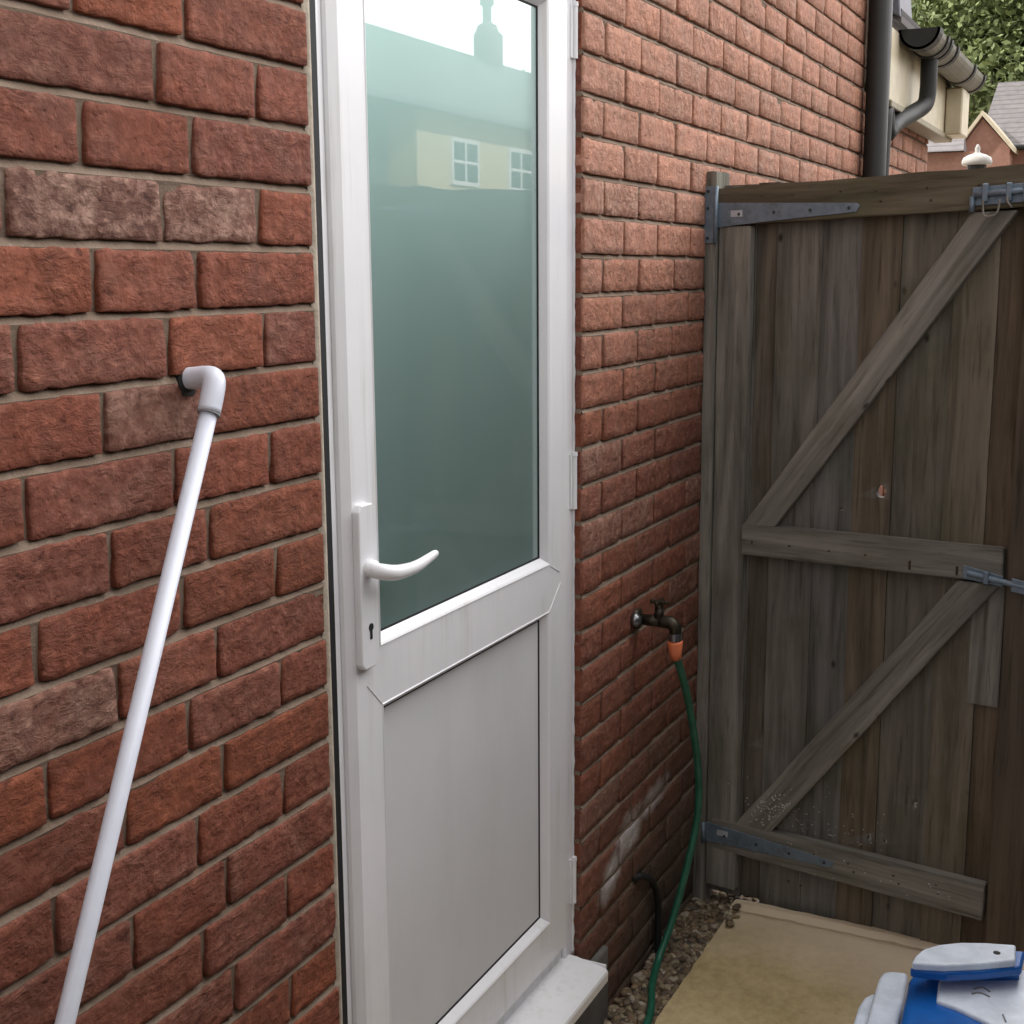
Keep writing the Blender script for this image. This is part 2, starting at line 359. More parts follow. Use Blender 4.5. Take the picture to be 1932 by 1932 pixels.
def pebbles(regions):
    base = bmesh.new(); bmesh.ops.create_icosphere(base, subdivisions=1, radius=1); bv = [v.co.copy() for v in base.verts]
    bf = [[v.index for v in f.verts] for f in base.faces]; base.free()
    V = []; Fc = []; C = []
    pal = [(.26, .20, .12), (.20, .15, .09), (.15, .11, .07), (.33, .27, .18), (.10, .08, .06), (.24, .16, .09), (.42, .36, .27), (.17, .12, .08)]
    for (x0, x1, y0, y1, n, zb) in regions:
        for _ in range(n):
            x = random.uniform(x0, x1); y = random.uniform(y0, y1); s = random.uniform(.006, .0155)
            rot = Matrix.Rotation(random.uniform(0, 6.3), 3, 'Z') @ Matrix.Rotation(random.uniform(-.6, .6), 3, 'X')
            sc = Vector((s*random.uniform(.8, 1.5), s*random.uniform(.6, 1.1), s*random.uniform(.45, .8)))
            z = zb + random.uniform(0, .014); c = random.choice(pal); k = random.uniform(.7, 1.2); i0 = len(V); sd = random.random()*50
            for b in bv:
                p = Vector((b.x*sc.x, b.y*sc.y, b.z*sc.z))*(1+.35*noise.noise(b*1.3+Vector((sd, 0, 0))))
                V.append(rot @ p + Vector((x, y, z))); C.extend((c[0]*k, c[1]*k, c[2]*k, 1))
            Fc.extend([[i+i0 for i in f] for f in bf])
    me = bpy.data.meshes.new('gravel'); me.from_pydata([tuple(v) for v in V], [], Fc); ellipse_attr(me, 'bcol', C)
    return me
o = link('gravel', pebbles([(.2, 1.66, -.135, -.004, 3200, .002), (1.60, 1.75, -.95, -.004, 500, 0), (-.9, .2, -.5, -.01, 3000, 0), (1.7, 3.2, -1.4, -.02, 4500, 0), (1.4, 1.7, -1.4, -.98, 500, 0), (1.45, 1.62, -.18, -.13, 5, .046)]), M_GRAVEL, smooth=True)
tag(o, kind='stuff', label='loose brown gravel between the brick wall and the paving', cat='gravel')

# ------------------------------------------------------------------ brick wall
FY = .020    # face of the door frame, set back from the brick face
PAL = [((.168, .050, .027), .08), ((.178, .054, .029), .08), ((.165, .050, .029), .12), ((.148, .048, .031), .18), ((.158, .050, .031), .16),
       ((.168, .054, .032), .12), ((.150, .062, .043), .42), ((.188, .057, .029), .04), ((.172, .051, .029), .10), ((.150, .050, .032), .16), ((.162, .048, .027), .08), ((.168, .053, .032), .14)]
def joints(k, x0, x1):
    if x1 <= 0.01:
        J = [-.119, -.297] if k % 2 == 0 else [-.241, -.411]
        a = J[-1]
        while a > x0: a -= .226; J.append(a)
    else:
        J = [1.108, 1.308] if k % 2 == 0 else [.999, 1.194]
        a = J[-1]
        while a < x1: a += .2245; J.append(a)
    rr = random.Random(k*7+int(x1)); J = [j+rr.uniform(-.004, .004) for j in J]
    J = sorted(j for j in J if x0+.03 < j < x1-.03)
    return [x0-.005] + J + [x1+.005]
class Bricks:
    def __init__(s): s.V = []; s.F = []; s.C = []; s.Rn = []
    def add(s, xa, xb, za, zb, tone, y=0, res=.011, depth=.055, dirx=None):
        rr = random; nx = max(3, int((xb-xa)/res)); nz = max(3, int((zb-za)/res)); i0 = len(s.V)
        c, dust = tone; sd = rr.random()*90; k = rr.uniform(.85, 1.12); rough = rr.choice([.25, .6, .9, 1.0, 1.0])
        tilt = rr.uniform(-.0012, .0012); out = rr.uniform(-.0018, .0018); rn = rr.random()
        cx, cz = (xa+xb)/2, (za+zb)/2; hx, hz = (xb-xa)/2, (zb-za)/2; cr = .004
        def P(x, z, yy): return (x, y+yy, z)
        xs = [xa, xa+.0015] + [xa+(xb-xa)*i/nx for i in range(1, nx)] + [xb-.0015, xb]
        zs = [za, za+.0015] + [za+(zb-za)*i/nz for i in range(1, nz)] + [zb-.0015, zb]
        NX, NZ = len(xs), len(zs)
        chips = []
        for _ in range(rr.choice((0, 1, 1, 2, 3))):
            if rr.random() < .5: chips.append((rr.uniform(xa, xb), rr.choice((za, zb)), rr.uniform(.004, .012)))
            elif rr.random() < .5: chips.append((rr.choice((xa, xb)), rr.choice((za, zb)), rr.uniform(.006, .014)))
            else: chips.append((rr.uniform(xa, xb), rr.uniform(za, zb), rr.uniform(.002, .005)))
        for j, z in enumerate(zs):
            for i, x in enumerate(xs):
                p = Vector((x*45+sd, z*45, 0)); ed = (i in (0, NX-1)) or (j in (0, NZ-1))
                n1 = noise.noise(p); n2 = noise.noise(p*2.7+Vector((5, 5, 5)))
                yy = out + tilt*(x-cx)/hx + (.0010*n1 + .0008*n2)*rough + (.0018 if ed else 0)
                for (qx, qz, qr) in chips:
                    dd = math.hypot(x-qx, z-qz)
                    if dd < qr: yy += .0045*(1-dd/qr)**.7
                dx = dz = 0
                w = max(0, 1-min(x-xa, xb-x)/.012)
                if w > 0: dx = (.0016*noise.noise(Vector((sd, z*60, 0)))+.0009*n2)*w*(rough+.3)
                w = max(0, 1-min(z-za, zb-z)/.012)
                if w > 0: dz = (.0020*noise.noise(Vector((x*40, sd, 0)))+.0012*n2)*w*(rough+.3)
                # rounded corners
                ax = abs(x-cx)-(hx-cr); az = abs(z-cz)-(hz-cr)
                if ax > 0 and az > 0:
                    l = math.hypot(ax, az)
                    if l > cr: dx -= math.copysign(ax*(1-cr/l), x-cx); dz -= math.copysign(az*(1-cr/l), z-cz)
                s.V.append(P(x+dx, z+dz, yy))
        for j in range(NZ-1):
            for i in range(NX-1):
                a = i0+j*NX+i; s.F.append((a, a+1, a+NX+1, a+NX))
        ring = [i0+i for i in range(NX)] + [i0+j*NX+NX-1 for j in range(1, NZ)] + [i0+(NZ-1)*NX+i for i in range(NX-2, -1, -1)] + [i0+j*NX for j in range(NZ-2, 0, -1)]
        b0 = len(s.V)
        for r in ring: v = s.V[r]; s.V.append((v[0], y+depth, v[2]))
        n = len(ring)
        for i in range(n): s.F.append((ring[(i+1) % n], ring[i], b0+i, b0+(i+1) % n))
        cnt = len(s.V)-i0
        s.C.extend((c[0]*k, c[1]*k, c[2]*k, dust)*cnt); s.Rn.extend((rn, rn*.7, 1-rn, 1)*cnt)
        s.rough = rough
    def mesh(s, name):
        me = bpy.data.meshes.new(name); me.from_pydata(s.V, [], s.F); ellipse_attr(me, 'bcol', s.C); ellipse_attr(me, 'brnd', s.Rn); return me
B = Bricks()
def tone(k, xm, z):
    c, d = random.choice(PAL)
    if xm > .9:   # far bricks: sky glare painted in as a paler, dustier tone higher up
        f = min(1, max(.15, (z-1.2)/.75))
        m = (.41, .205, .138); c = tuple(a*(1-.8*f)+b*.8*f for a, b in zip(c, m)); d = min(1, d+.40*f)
    if xm < -.13 and k == 2: d = .75; c = (.150, .068, .050)
    return c, d
ROWTOP = lambda k: 1.9-.075*k
for k in range(-20, 26):
    zt = ROWTOP(k); zb = zt-.065
    if zb < -.05: continue
    spans = []
    if zt > .01:
        if k >= -3 or True: spans.append((-3.2, -.008))
        spans.append((.893, 4.86 if zt < 2.34 else 3.42))
    if zb > 2.245: spans = [(-3.2, 3.42)] 
    for x0, x1 in spans:
        if x1 > 3 and x0 < 0: J = sorted(joints(k, x0, -.0) [:-1] + [(-.119 if k % 2 == 0 else -.241)+.2245*i for i in range(1, 60) if (-.119 if k % 2 == 0 else -.241)+.2245*i < x1-.05] + [x1])
        else: J = joints(k, x0, x1)
        for a, b in zip(J[:-1], J[1:]):
            if b-a < .03: continue
            xm = (a+b)/2; near = xm < .1
            vis = (-.75 < xm and (xm < 0 or k > -9))
            res = .0085 if (near and vis) else (.014 if xm < 1.8 and vis else .05)
            xa, xb = a+.005, b-.005
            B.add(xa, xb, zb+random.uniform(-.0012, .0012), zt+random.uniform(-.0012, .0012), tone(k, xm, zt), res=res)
house = thing('house_wall', 'red brick house wall with sandy mortar joints around the white door', 'brick wall', (0, .05, 0))
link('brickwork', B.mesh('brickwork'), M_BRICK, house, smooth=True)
# mortar body, slightly recessed, grid so that it undulates
def mortar_sheet(bm, x0, x1, z0, z1, res=.02):
    # weather-struck joints: cut back under the brick above, flush with the brick below
    zs = [(z0, .005)]
    for k in range(27, -22, -1):
        t = ROWTOP(k)
        for dz, y in ((-.030, .0050), (-.004, .0030), (.0005, .0014), (.0050, .0048), (.0095, .0088), (.014, .0080)):
            if z0 < t+dz < z1: zs.append((t+dz, y))
    zs.append((z1, .005)); nx = max(1, int((x1-x0)/res)); g = []
    for z, y in zs:
        g.append([bm.verts.new((x0+(x1-x0)*i/nx, y+.0022*noise.noise(Vector((x0+(x1-x0)*i/nx, 3, z))*30), z+.0012*noise.noise(Vector((x0+(x1-x0)*i/nx, 7, z))*22))) for i in range(nx+1)])
    for j in range(len(zs)-1):
        for i in range(nx): bm.faces.new((g[j][i], g[j][i+1], g[j+1][i+1], g[j+1][i]))
bm = bmesh.new()
mortar_sheet(bm, -3.2, -.010, -.02, 3.4, res=.015)
mortar_sheet(bm, .896, 3.418, -.02, 3.4, res=.02)
mortar_sheet(bm, -.010, .896, 2.25, 3.4, res=.05)
mortar_sheet(bm, 3.418, 4.855, -.02, 2.36, res=.05)
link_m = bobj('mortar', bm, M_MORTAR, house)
bm = bmesh.new()
box(bm, -3.2, -.012, .03, .28, -.05, 3.4); box(bm, .898, 3.41, .03, .28, -.05, 3.4); box(bm, 3.4105, 3.475, .004, .28, 2.36, 3.4); box(bm, -.008, .894, .031, .28, 2.25, 3.39)
box(bm, 3.412, 4.85, .03, .28, -.05, 2.36)
bobj('backing_blockwork', bm, M_MORTAR, house)
# reveal faces and fillet of sandy mortar down both sides of the door
bm = bmesh.new()
for side in (0,):
    x = -.0035 if side == 0 else .893
    pts = []; n = 230
    for i in range(n+1):
        z = .20+2.05*i/n; q = noise.noise(Vector((z*55, 3+side*9, 0))); q2 = noise.noise(Vector((z*14, 7+side*9, 0)))
        jn = abs(((z-1.9+.070) % .075)-.0375) ; atj = max(0, 1-abs(((1.9-z) % .075)-.070)/.007)
        pts.append((z, .0012*q+.0012*q2+(.0050*atj if side == 0 else .003*atj)))
    prev = None
    for z, d in pts:
        if side == 0: r = [bm.verts.new((-.0095-d, .004, z)), bm.verts.new((-.0045, -.0008+d*.15, z)), bm.verts.new((.0035, .002, z)), bm.verts.new((.010+.3*d, .018, z)), bm.verts.new((.012, .045, z))]
        else: r = [bm.verts.new((.8975+d, .004, z)), bm.verts.new((.8935, .004-d*.3, z)), bm.verts.new((.893, .012, z)), bm.verts.new((.892-.3*d, .03, z)), bm.verts.new((.892, .05, z))]
        if prev:
            for a in range(4): bm.faces.new((prev[a], prev[a+1], r[a+1], r[a]))
        prev = r
bobj('mortar_fillet', bm, M_SEAL, house, smooth=True)
# brick returns on the right-hand reveal
bm = bmesh.new(); lay = bm.verts.layers.float_color.new('bcol'); lay2 = bm.verts.layers.float_color.new('brnd')
for k in range(-5, 26):
    zt = ROWTOP(k); c_ = random.choice(PAL)[0]; n0 = set(bm.verts); box(bm, .8925, .905, .004, .07, zt-.066, zt+.001, .0015)
    for v_ in set(bm.verts)-n0: v_[lay] = (*c_, .1); v_[lay2] = (.3, .5, .8, 1)
me = bpy.data.meshes.new('brick_return'); bm.to_mesh(me); bm.free(); link('brick_return', me, M_BRICK, house)
bm = bmesh.new(); box(bm, .8935, .904, .005, .069, .0, 2.25)
bobj('reveal_mortar', bm, M_MORTAR, house)
bm = bmesh.new(); P_ = []; Rr = []
for i in range(160):
    z = .225+2.02*i/159; P_.append((.8905+.0010*noise.noise(Vector((z*30, 1, 2))), FY-.001, z)); Rr.append(.0034*(1+.7*noise.noise(Vector((z*45, 4, 2)))))
tube(bm, P_, Rr, 7); bobj('sealant_bead', bm, M_UPVC, house, smooth=True)
# drilled hole round the overflow pipe
bm = bmesh.new()
pts = []
for i in range(22):
    a = 2*math.pi*i/22; r = .0155*(1+.45*noise.noise(Vector((math.cos(a)*2, math.sin(a)*2, 4))))
    pts.append((-.271+r*math.cos(a), -.0008, 1.524+r*math.sin(a)))
prism(bm, pts, (0, 1, 0), .006)
bobj('pipe_hole', bm, M_DARKVOID, house)

# ------------------------------------------------------------------ door
door = thing('back_door', 'white plastic back door with frosted glass over a plain lower panel', 'door', (.03, .03, .2))
bm = bmesh.new()   # outer frame
box(bm, .0405, .066, FY+.006, .09, .222, 2.245, .003, 2); box(bm, .853, .891, FY, .09, .222, 2.245, .004, 2); box(bm, .062, .853, FY+.004, .09, 2.205, 2.245, .003, 2)
box(bm, .062, .853, FY+.008, .09, .222, .262, .003, 2)
bobj('outer_frame', bm, M_UPVC, door)
bm = bmesh.new()
box(bm, .022, .0410, .0185, .06, .222, 2.245); box(bm, .8505, .8535, FY+.004, .06, .262, 2.205)
bobj('gasket_gap_shade', bm, M_BLACK, door)  # left black strip put in for the shade of the gap beside the frame
def profile_frame(bm, x0, x1, z0, z1, ix0, ix1, iz0, iz1, y, back=.05, outb=.010):
    """one rectangular window of a sash: flat face between outer (x0..z1) and inner (ix0..iz1) rects, bead sloping in"""
def ringrect(x0, x1, z0, z1, y): return [(x0, y, z0), (x1, y, z0), (x1, y, z1), (x0, y, z1)]
def loft(bm, rings, closed=True):
    vr = [[bm.verts.new(p) for p in r] for r in rings]
    for a, b in zip(vr[:-1], vr[1:]):
        for i in range(4): bm.faces.new((a[i], a[(i+1) % 4], b[(i+1) % 4], b[i]))
    return vr
ys = FY-.008
sash = bmesh.new()
gx0, gx1, gz0, gz1 = .147, .762, 1.097, 2.128      # glass-side bead outer rectangle
px0, px1, pz0, pz1 = .150, .760, .359, 1.007        # lower panel opening
SX0, SX1, SZ0, SZ1 = .064, .851, .262, 2.205
# outer chamfered edge
loft(sash, [ringrect(SX0, SX1, SZ0, SZ1, FY+.03), ringrect(SX0, SX1, SZ0, SZ1, FY+.004), ringrect(SX0+.003, SX1-.003, SZ0+.003, SZ1-.003, FY), ringrect(SX0+.018, SX1-.010, SZ0+.010, SZ1-.010, ys)])
# face with two openings, built from plain rails and stiles butted end to end
X0, X1, Z0, Z1 = SX0+.018, SX1-.010, SZ0+.010, SZ1-.010
def q(a, b, c, d): sash.faces.new([sash.verts.new((p[0], ys, p[1])) for p in (a, b, c, d)])
q((X0, Z0), (px0, pz0), (px0, pz1), (X0, 1.052)); q((X0, 1.052), (gx0, gz0), (gx0, gz1), (X0, Z1))
q((X1, Z0), (px1, pz0), (px1, pz1), (X1, 1.052)); q((X1, 1.052), (gx1, gz0), (gx1, gz1), (X1, Z1))
q((X0, Z0), (X1, Z0), (px1, pz0), (px0, pz0)); q((X0, Z1), (X1, Z1), (gx1, gz1), (gx0, gz1))
sash.faces.new([sash.verts.new((p[0], ys, p[1])) for p in ((X0, 1.052), (px0, pz1), (px1, pz1), (X1, 1.052), (gx1, gz0), (gx0, gz0))])
bmesh.ops.remove_doubles(sash, verts=sash.verts, dist=.0002)
bobj('sash', sash, M_UPVC, door)
# welded corner lines
bm = bmesh.new()
for a, b in (((px0, pz1), (X0+.028, 1.046)), ((px1, pz1), (X1-.030, 1.052)), ((gx1+.002, gz0-.002), (X1-.034, 1.075))):
    A = Vector((a[0], ys-.0006, a[1])); Bv = Vector((b[0], ys-.0006, b[1])); tube(bm, [A, Bv], .0007, 6)
bobj('weld_seam', bm, M_UPVC, door)
bm = bmesh.new()    # glazing beads
def bead(bm, x0, x1, z0, z1, inn, back):
    loft(bm, [ringrect(x0, x1, z0, z1, ys), ringrect(x0+.0015, x1-.0015, z0+.0015, z1-.0015, ys-.0015), ringrect(x0+.006, x1-.006, z0+.005, z1-.005, ys+.001), ringrect(x0+inn, x1-inn, z0+inn, z1-inn, ys+back), ringrect(x0+inn, x1-inn, z0+inn, z1-inn, ys+back+.012)])
bead(bm, gx0, gx1, gz0, gz1, .015, .014)
bobj('glazing_bead', bm, M_UPVC, door)
bm = bmesh.new(); bead(bm, px0, px1, pz0, pz1, .015, .014)
bobj('panel_bead', bm, M_UPVC, door)
bm = bmesh.new()
for (x0, x1, z0, z1) in ((gx0, gx1, gz0, gz1), (px0, px1, pz0, pz1)):
    i = .0145; loft(bm, [ringrect(x0+i, x1-i, z0+i, z1-i, ys+.0145), ringrect(x0+i+.0035, x1-i-.0035, z0+i+.0035, z1-i-.0035, ys+.0150), ringrect(x0+i+.004, x1-i-.004, z0+i+.004, z1-i-.004, ys+.019)])
bobj('glazing_gasket', bm, M_BLACK, door)
bm = bmesh.new(); box(bm, gx0+.012, gx1-.012, ys+.0165, ys+.04, gz0+.012, gz1-.012)
bobj('frosted_glass', bm, M_GLASS, door)
bm = bmesh.new(); box(bm, px0+.012, px1-.012, ys+.0165, ys+.04, pz0+.012, pz1-.012)
bobj('lower_panel', bm, M_PANEL, door)
# hinges
for z0, z1 in ((2.042, 2.14), (1.186, 1.297), (.345, .445)):
    bm = bmesh.new(); box(bm, .874, .8835, FY-.0035, FY+.003, z0, z1, .0012, 2); tube(bm, [(.8860, FY-.006, z0), (.8860, FY-.006, z1-.006), (.8860, FY-.006, z1-.005), (.8860, FY-.006, z1+.003)], [.0048, .0048, .0060, .0056], 12)
    bobj('hinge', bm, M_UPVC, door)
# handle
bm = bmesh.new()
hy = ys-.012
plate = [(.082+.0, 1.085), (.090, 1.077), (.118, 1.077), (.126, 1.085), (.126, 1.312), (.118, 1.322), (.090, 1.322), (.082, 1.312)]
prism(bm, [(x, hy, z) for x, z in plate], (0, 1, 0), .0125, .0022, 2)
hp = bobj('handle_plate', bm, M_UPVC, door)
bm = bmesh.new()
tube(bm, [(.104, hy+.004, 1.228), (.104, hy-.012, 1.227)], [.014, .0125], 16)
tube(bm, [(.103, hy-.006, 1.226), (.107, hy-.022, 1.2235), (.126, hy-.032, 1.2195), (.158, hy-.034, 1.2175), (.188, hy-.034, 1.2180), (.218, hy-.033, 1.2215), (.243, hy-.032, 1.2250), (.246, hy-.032, 1.2254)], [.0115, .0120, .0115, .0100, .0088, .0074, .0060, .0030], 16, smooth=7)
bobj('lever', bm, M_UPVC, hp, smooth=True)
bm = bmesh.new()
tube(bm, [(.106, hy+.003, 1.139), (.106, hy-.0012, 1.139)], .0058, 14); box(bm, .1032, .1088, hy-.0010, hy+.003, 1.121, 1.137)
bobj('keyhole', bm, M_BLACK, hp)
# sill
bm = bmesh.new()
prof = [(.034, .232), (.004, .2315), (-.060, .2205), (-.067, .2165), (-.069, .211), (-.068, .192), (-.062, .190), (-.060, .205), (.034, .210)]
prism(bm, [(-.004, y, z) for y, z in prof], (1, 0, 0), .878)
bobj('sill', bm, M_UPVC, door)
bm = bmesh.new(); box(bm, .874, .8775, -.064, .012, .198, .2275, .001); bobj('sill_end_cap', bm, M_UPVC, door)
# concrete upstand below the sill
M_CONC = mat_plain('grey_footing_concrete', (.11, .105, .095), .9, .35, 14, .6)
bm = bmesh.new(); box(bm, -.02, 1.02, -.012, .03, -.02, .188, .006, 2)
for v_ in bm.verts: v_.co.y += .004*noise.noise(v_.co*12)
tag(bobj('door_step', bm, M_CONC), 'rough grey concrete upstand under the white door sill', 'step')

# ------------------------------------------------------------------ overflow pipe
M_PIPE = mat_plain('white_plastic_pipe', (.62, .65, .73), .32, .05, 25, .08)
pipe = thing('overflow_pipe', 'white plastic overflow pipe coming out of the brickwork and leaning down to the left', 'pipe', (-.268, 0, 1.53))
bm = bmesh.new()
tube(bm, [(-.268, .03, 1.5285), (-.268, -.006, 1.530), (-.269, -.022, 1.5312), (-.2725, -.037, 1.5305), (-.2785, -.0435, 1.522), (-.2915, -.0455, 1.494)], [.0125, .0130, .0135, .0140, .0133, .0133], 20, smooth=6)
bobj('elbow', bm, M_PIPE, pipe, smooth=True)
bm = bmesh.new(); tube(bm, [(-.2885, -.0450, 1.499), (-.590, -.062, .885), (-.93, -.082, .19), (-1.015, -.087, .015)], .0101, 20)
bobj('pipe_tube', bm, M_PIPE, pipe, smooth=True)
bm = bmesh.new(); tube(bm, [(-.2915, -.0455, 1.4928), (-.2921, -.0456, 1.4917)], .0131, 20); bobj('socket_rim', bm, mat_plain('shadowed_socket', (.28, .29, .31), .6), pipe)

# ------------------------------------------------------------------ tap, hose, cable
M_BRASS = mat_plain('tarnished_brass', (.05, .042, .03), .45, .3, 60, .2, Metallic=.8)
M_CHROME = mat_plain('worn_chrome', (.22, .23, .24), .3, .2, 60, .1, Metallic=.9)
M_ORANGE = mat_plain('orange_plastic', (.72, .20, .085), .45)
tap = thing('garden_tap', 'tarnished outdoor tap on the brick wall with an orange hose connector', 'tap', (1.205, 0, .86))
bm = bmesh.new()
tube(bm, [(1.205, .01, .885), (1.205, -.006, .885)], .023, 16); tube(bm, [(1.205, -.004, .885), (1.205, -.062, .885)], [.012, .014], 14)
tube(bm, [(1.205, -.055, .885), (1.205, -.080, .884), (1.205, -.090, .872), (1.205, -.090, .850)], [.014, .015, .014, .012], 14, smooth=4)
tube(bm, [(1.205, -.052, .885), (1.205, -.052, .918)], [.013, .009], 12)
bobj('tap_body', bm, M_BRASS, tap, smooth=True)
bm = bmesh.new(); tube(bm, [(1.205, -.052, .916), (1.205, -.052, .926)], [.010, .008], 12)
box(bm, 1.182, 1.228, -.057, -.047, .924, .934, .004, 2); box(bm, 1.200, 1.210, -.074, -.030, .9245, .9335, .004, 2)
bobj('tap_handle', bm, M_BRASS, tap)
bm = bmesh.new(); tube(bm, [(1.205, -.090, .862), (1.205, -.090, .846)], [.0155, .0155], 16); bobj('threaded_collar', bm, M_CHROME, tap)
bm = bmesh.new(); tube(bm, [(1.205, -.090, .846), (1.206, -.090, .842), (1.210, -.090, .815), (1.215, -.090, .803)], [.0150, .0175, .0135, .0125], 16)
bobj('hose_connector', bm, M_ORANGE, tap, smooth=True)
bm = bmesh.new(); tube(bm, [(1.178, .0, .890), (1.178, -.010, .890), (1.181, -.020, .891)], [.016, .016, .007], 14)
bobj('wall_plate', bm, M_CHROME, tap, smooth=True)
M_HOSE = NT('green_hose'); hv = M_HOSE.coord(); M_HOSE = M_HOSE.set(M_HOSE.ramp(M_HOSE.noise(hv, 30, 5), [(.3, (.010, .090, .055)), (.7, (.022, .135, .082))]), .38)
bm = bmesh.new()
hp_ = [(1.214, -.090, .806), (1.230, -.090, .786), (1.250, -.090, .760), (1.312, -.090, .663), (1.383, -.090, .496), (1.400, -.088, .37), (1.376, -.075, .253), (1.335, -.052, .115), (1.275, -.038, .034), (1.168, -.060, .024), (1.040, -.100, .024), (.85, -.112, .024), (.55, -.10, .022), (.25, -.16, .022), (-.1, -.2, .022)]
tube(bm, hp_, .0088, 14, smooth=8)
tag(bobj('garden_hose', bm, M_HOSE, smooth=True), 'dark green garden hose hanging from the tap and curling onto the gravel', 'hose')
bm = bmesh.new(); tube(bm, [(1.205, .005, .262), (1.225, -.012, .262), (1.285, -.014, .225), (1.325, -.013, .170), (1.340, -.012, .11), (1.338, -.012, -.01)], .0085, 12, smooth=7)
tag(bobj('wall_cable', bm, M_BLACK, smooth=True), 'black cable arching out of the dirty brickwork down into the gravel', 'cable')

# ------------------------------------------------------------------ gate
GA = R(8); DV = Vector((-math.sin(GA), -math.cos(GA), 0)); GN = Vector((-math.cos(GA), math.sin(GA), 0)); GH = Vector((1.655, 0, 0))
def G(s, z, off=0): return GH + DV*s + GN*off + Vector((0, 0, z))
gate = thing('wooden_gate', 'weathered wooden boarded gate with diagonal braces and steel hinges', 'gate', tuple(G(.38, 0)))
def timber(name, p0, p1, wid, thick, wdir, mat, parent, ends=None, seed=0, back=True):
    """timber from p0 to p1 (centre line of the front face); wid across, thick behind the face"""
    mw = frame_mat(p0, p1, wdir); Z = mw.col[2].xyz; sgn = 1 if Z.dot(GN) > 0 else -1
    L = (Vector(p1)-Vector(p0)).length; n = max(6, int(L/.035)); bm = bmesh.new(); rings = []
    for i in range(n+1):
        x = L*i/n; r = []
        e0, e1 = 0, 0
        if ends and i == 0: e0, e1 = ends[0], ends[1]
        if ends and i == n: e0, e1 = ends[2], ends[3]
        for (y, z, e, sd) in ((-wid/2, 0, e0, 1), (wid/2, 0, e1, 2), (wid/2, -thick*sgn, e1, 3), (-wid/2, -thick*sgn, e0, 4)):
            d = .0022*noise.noise(Vector((x*9, sd+seed*3.1, seed))); r.append((x+e, y+d, z+.5*d))
        rings.append(r)
    vr = loft(bm, rings); bm.faces.new(vr[0][::-1]); bm.faces.new(vr[-1])
    bmesh.ops.recalc_face_normals(bm, faces=bm.faces)
    bmesh.ops.bevel(bm, geom=[e for e in bm.edges if len(e.link_faces) == 2 and e.calc_face_angle(0) > .8], offset=.0022, segments=2, affect='EDGES')
    return bobj(name, bm, mat, parent, mw=mw)
Z_ = Vector((0, 0, 1))
timber('top_rail', G(.012, 1.800), G(.742, 1.822), .088, .034, Z_, M_TOPRAIL, gate, seed=1)
timber('middle_rail', G(.110, .995), G(.736, 1.001), .078, .032, Z_, M_RAIL, gate, seed=2)
timber('bottom_rail', G(.045, .206), G(.738, .198), .086, .034, Z_, M_RAIL, gate, seed=3)
timber('hanging_stile', G(.073, .06), G(.073, 1.755), .082, .030, DV, M_RAIL, gate, seed=4)
# braces: (upper-left edge, lower-right edge) measured on the gate plane
def brace(a0, a1, b0, b1, seed):
    # a0/b0 bottom ends of the two edges, a1/b1 top ends
    bm = bmesh.new(); mw = frame_mat(G(*a0, -.002), G(*a1, -.002), DV); inv = mw.inverted()
    n = 18; rings = []
    for i in range(n+1):
        t = i/n; A = G(a0[0]+(a1[0]-a0[0])*t, a0[1]+(a1[1]-a0[1])*t, -.002); Bp = G(b0[0]+(b1[0]-b0[0])*t, b0[1]+(b1[1]-b0[1])*t, -.002)
        w_ = .0022*noise.noise(Vector((t*8, seed, 0))); w2 = .0022*noise.noise(Vector((t*8, seed, 5)))
        A = A+DV*w_; Bp = Bp+DV*w2
        rings.append([inv @ A, inv @ Bp, inv @ (Bp-GN*.030), inv @ (A-GN*.030)])
    vr = loft(bm, rings); bm.faces.new(vr[0][::-1]); bm.faces.new(vr[-1]); bmesh.ops.recalc_face_normals(bm, faces=bm.faces)
    bmesh.ops.bevel(bm, geom=[e for e in bm.edges if len(e.link_faces) == 2 and e.calc_face_angle(0) > .8], offset=.002, segments=2, affect='EDGES')
    o = bobj('diagonal_brace', bm, M_RAIL, gate, mw=mw); return o
brace((.112, 1.030), (.627, 1.770), (.196, 1.034), (.722, 1.772), 11)
brace((.112, .245), (.640, .956), (.209, .245), (.731, .956), 17)
bm = bmesh.new()   # patch board behind the lower brace
o = timber('patch_board', G(.703, .665, -.028), G(.703, .96, -.028), .068, .012, DV, M_RAIL, gate, seed=6)
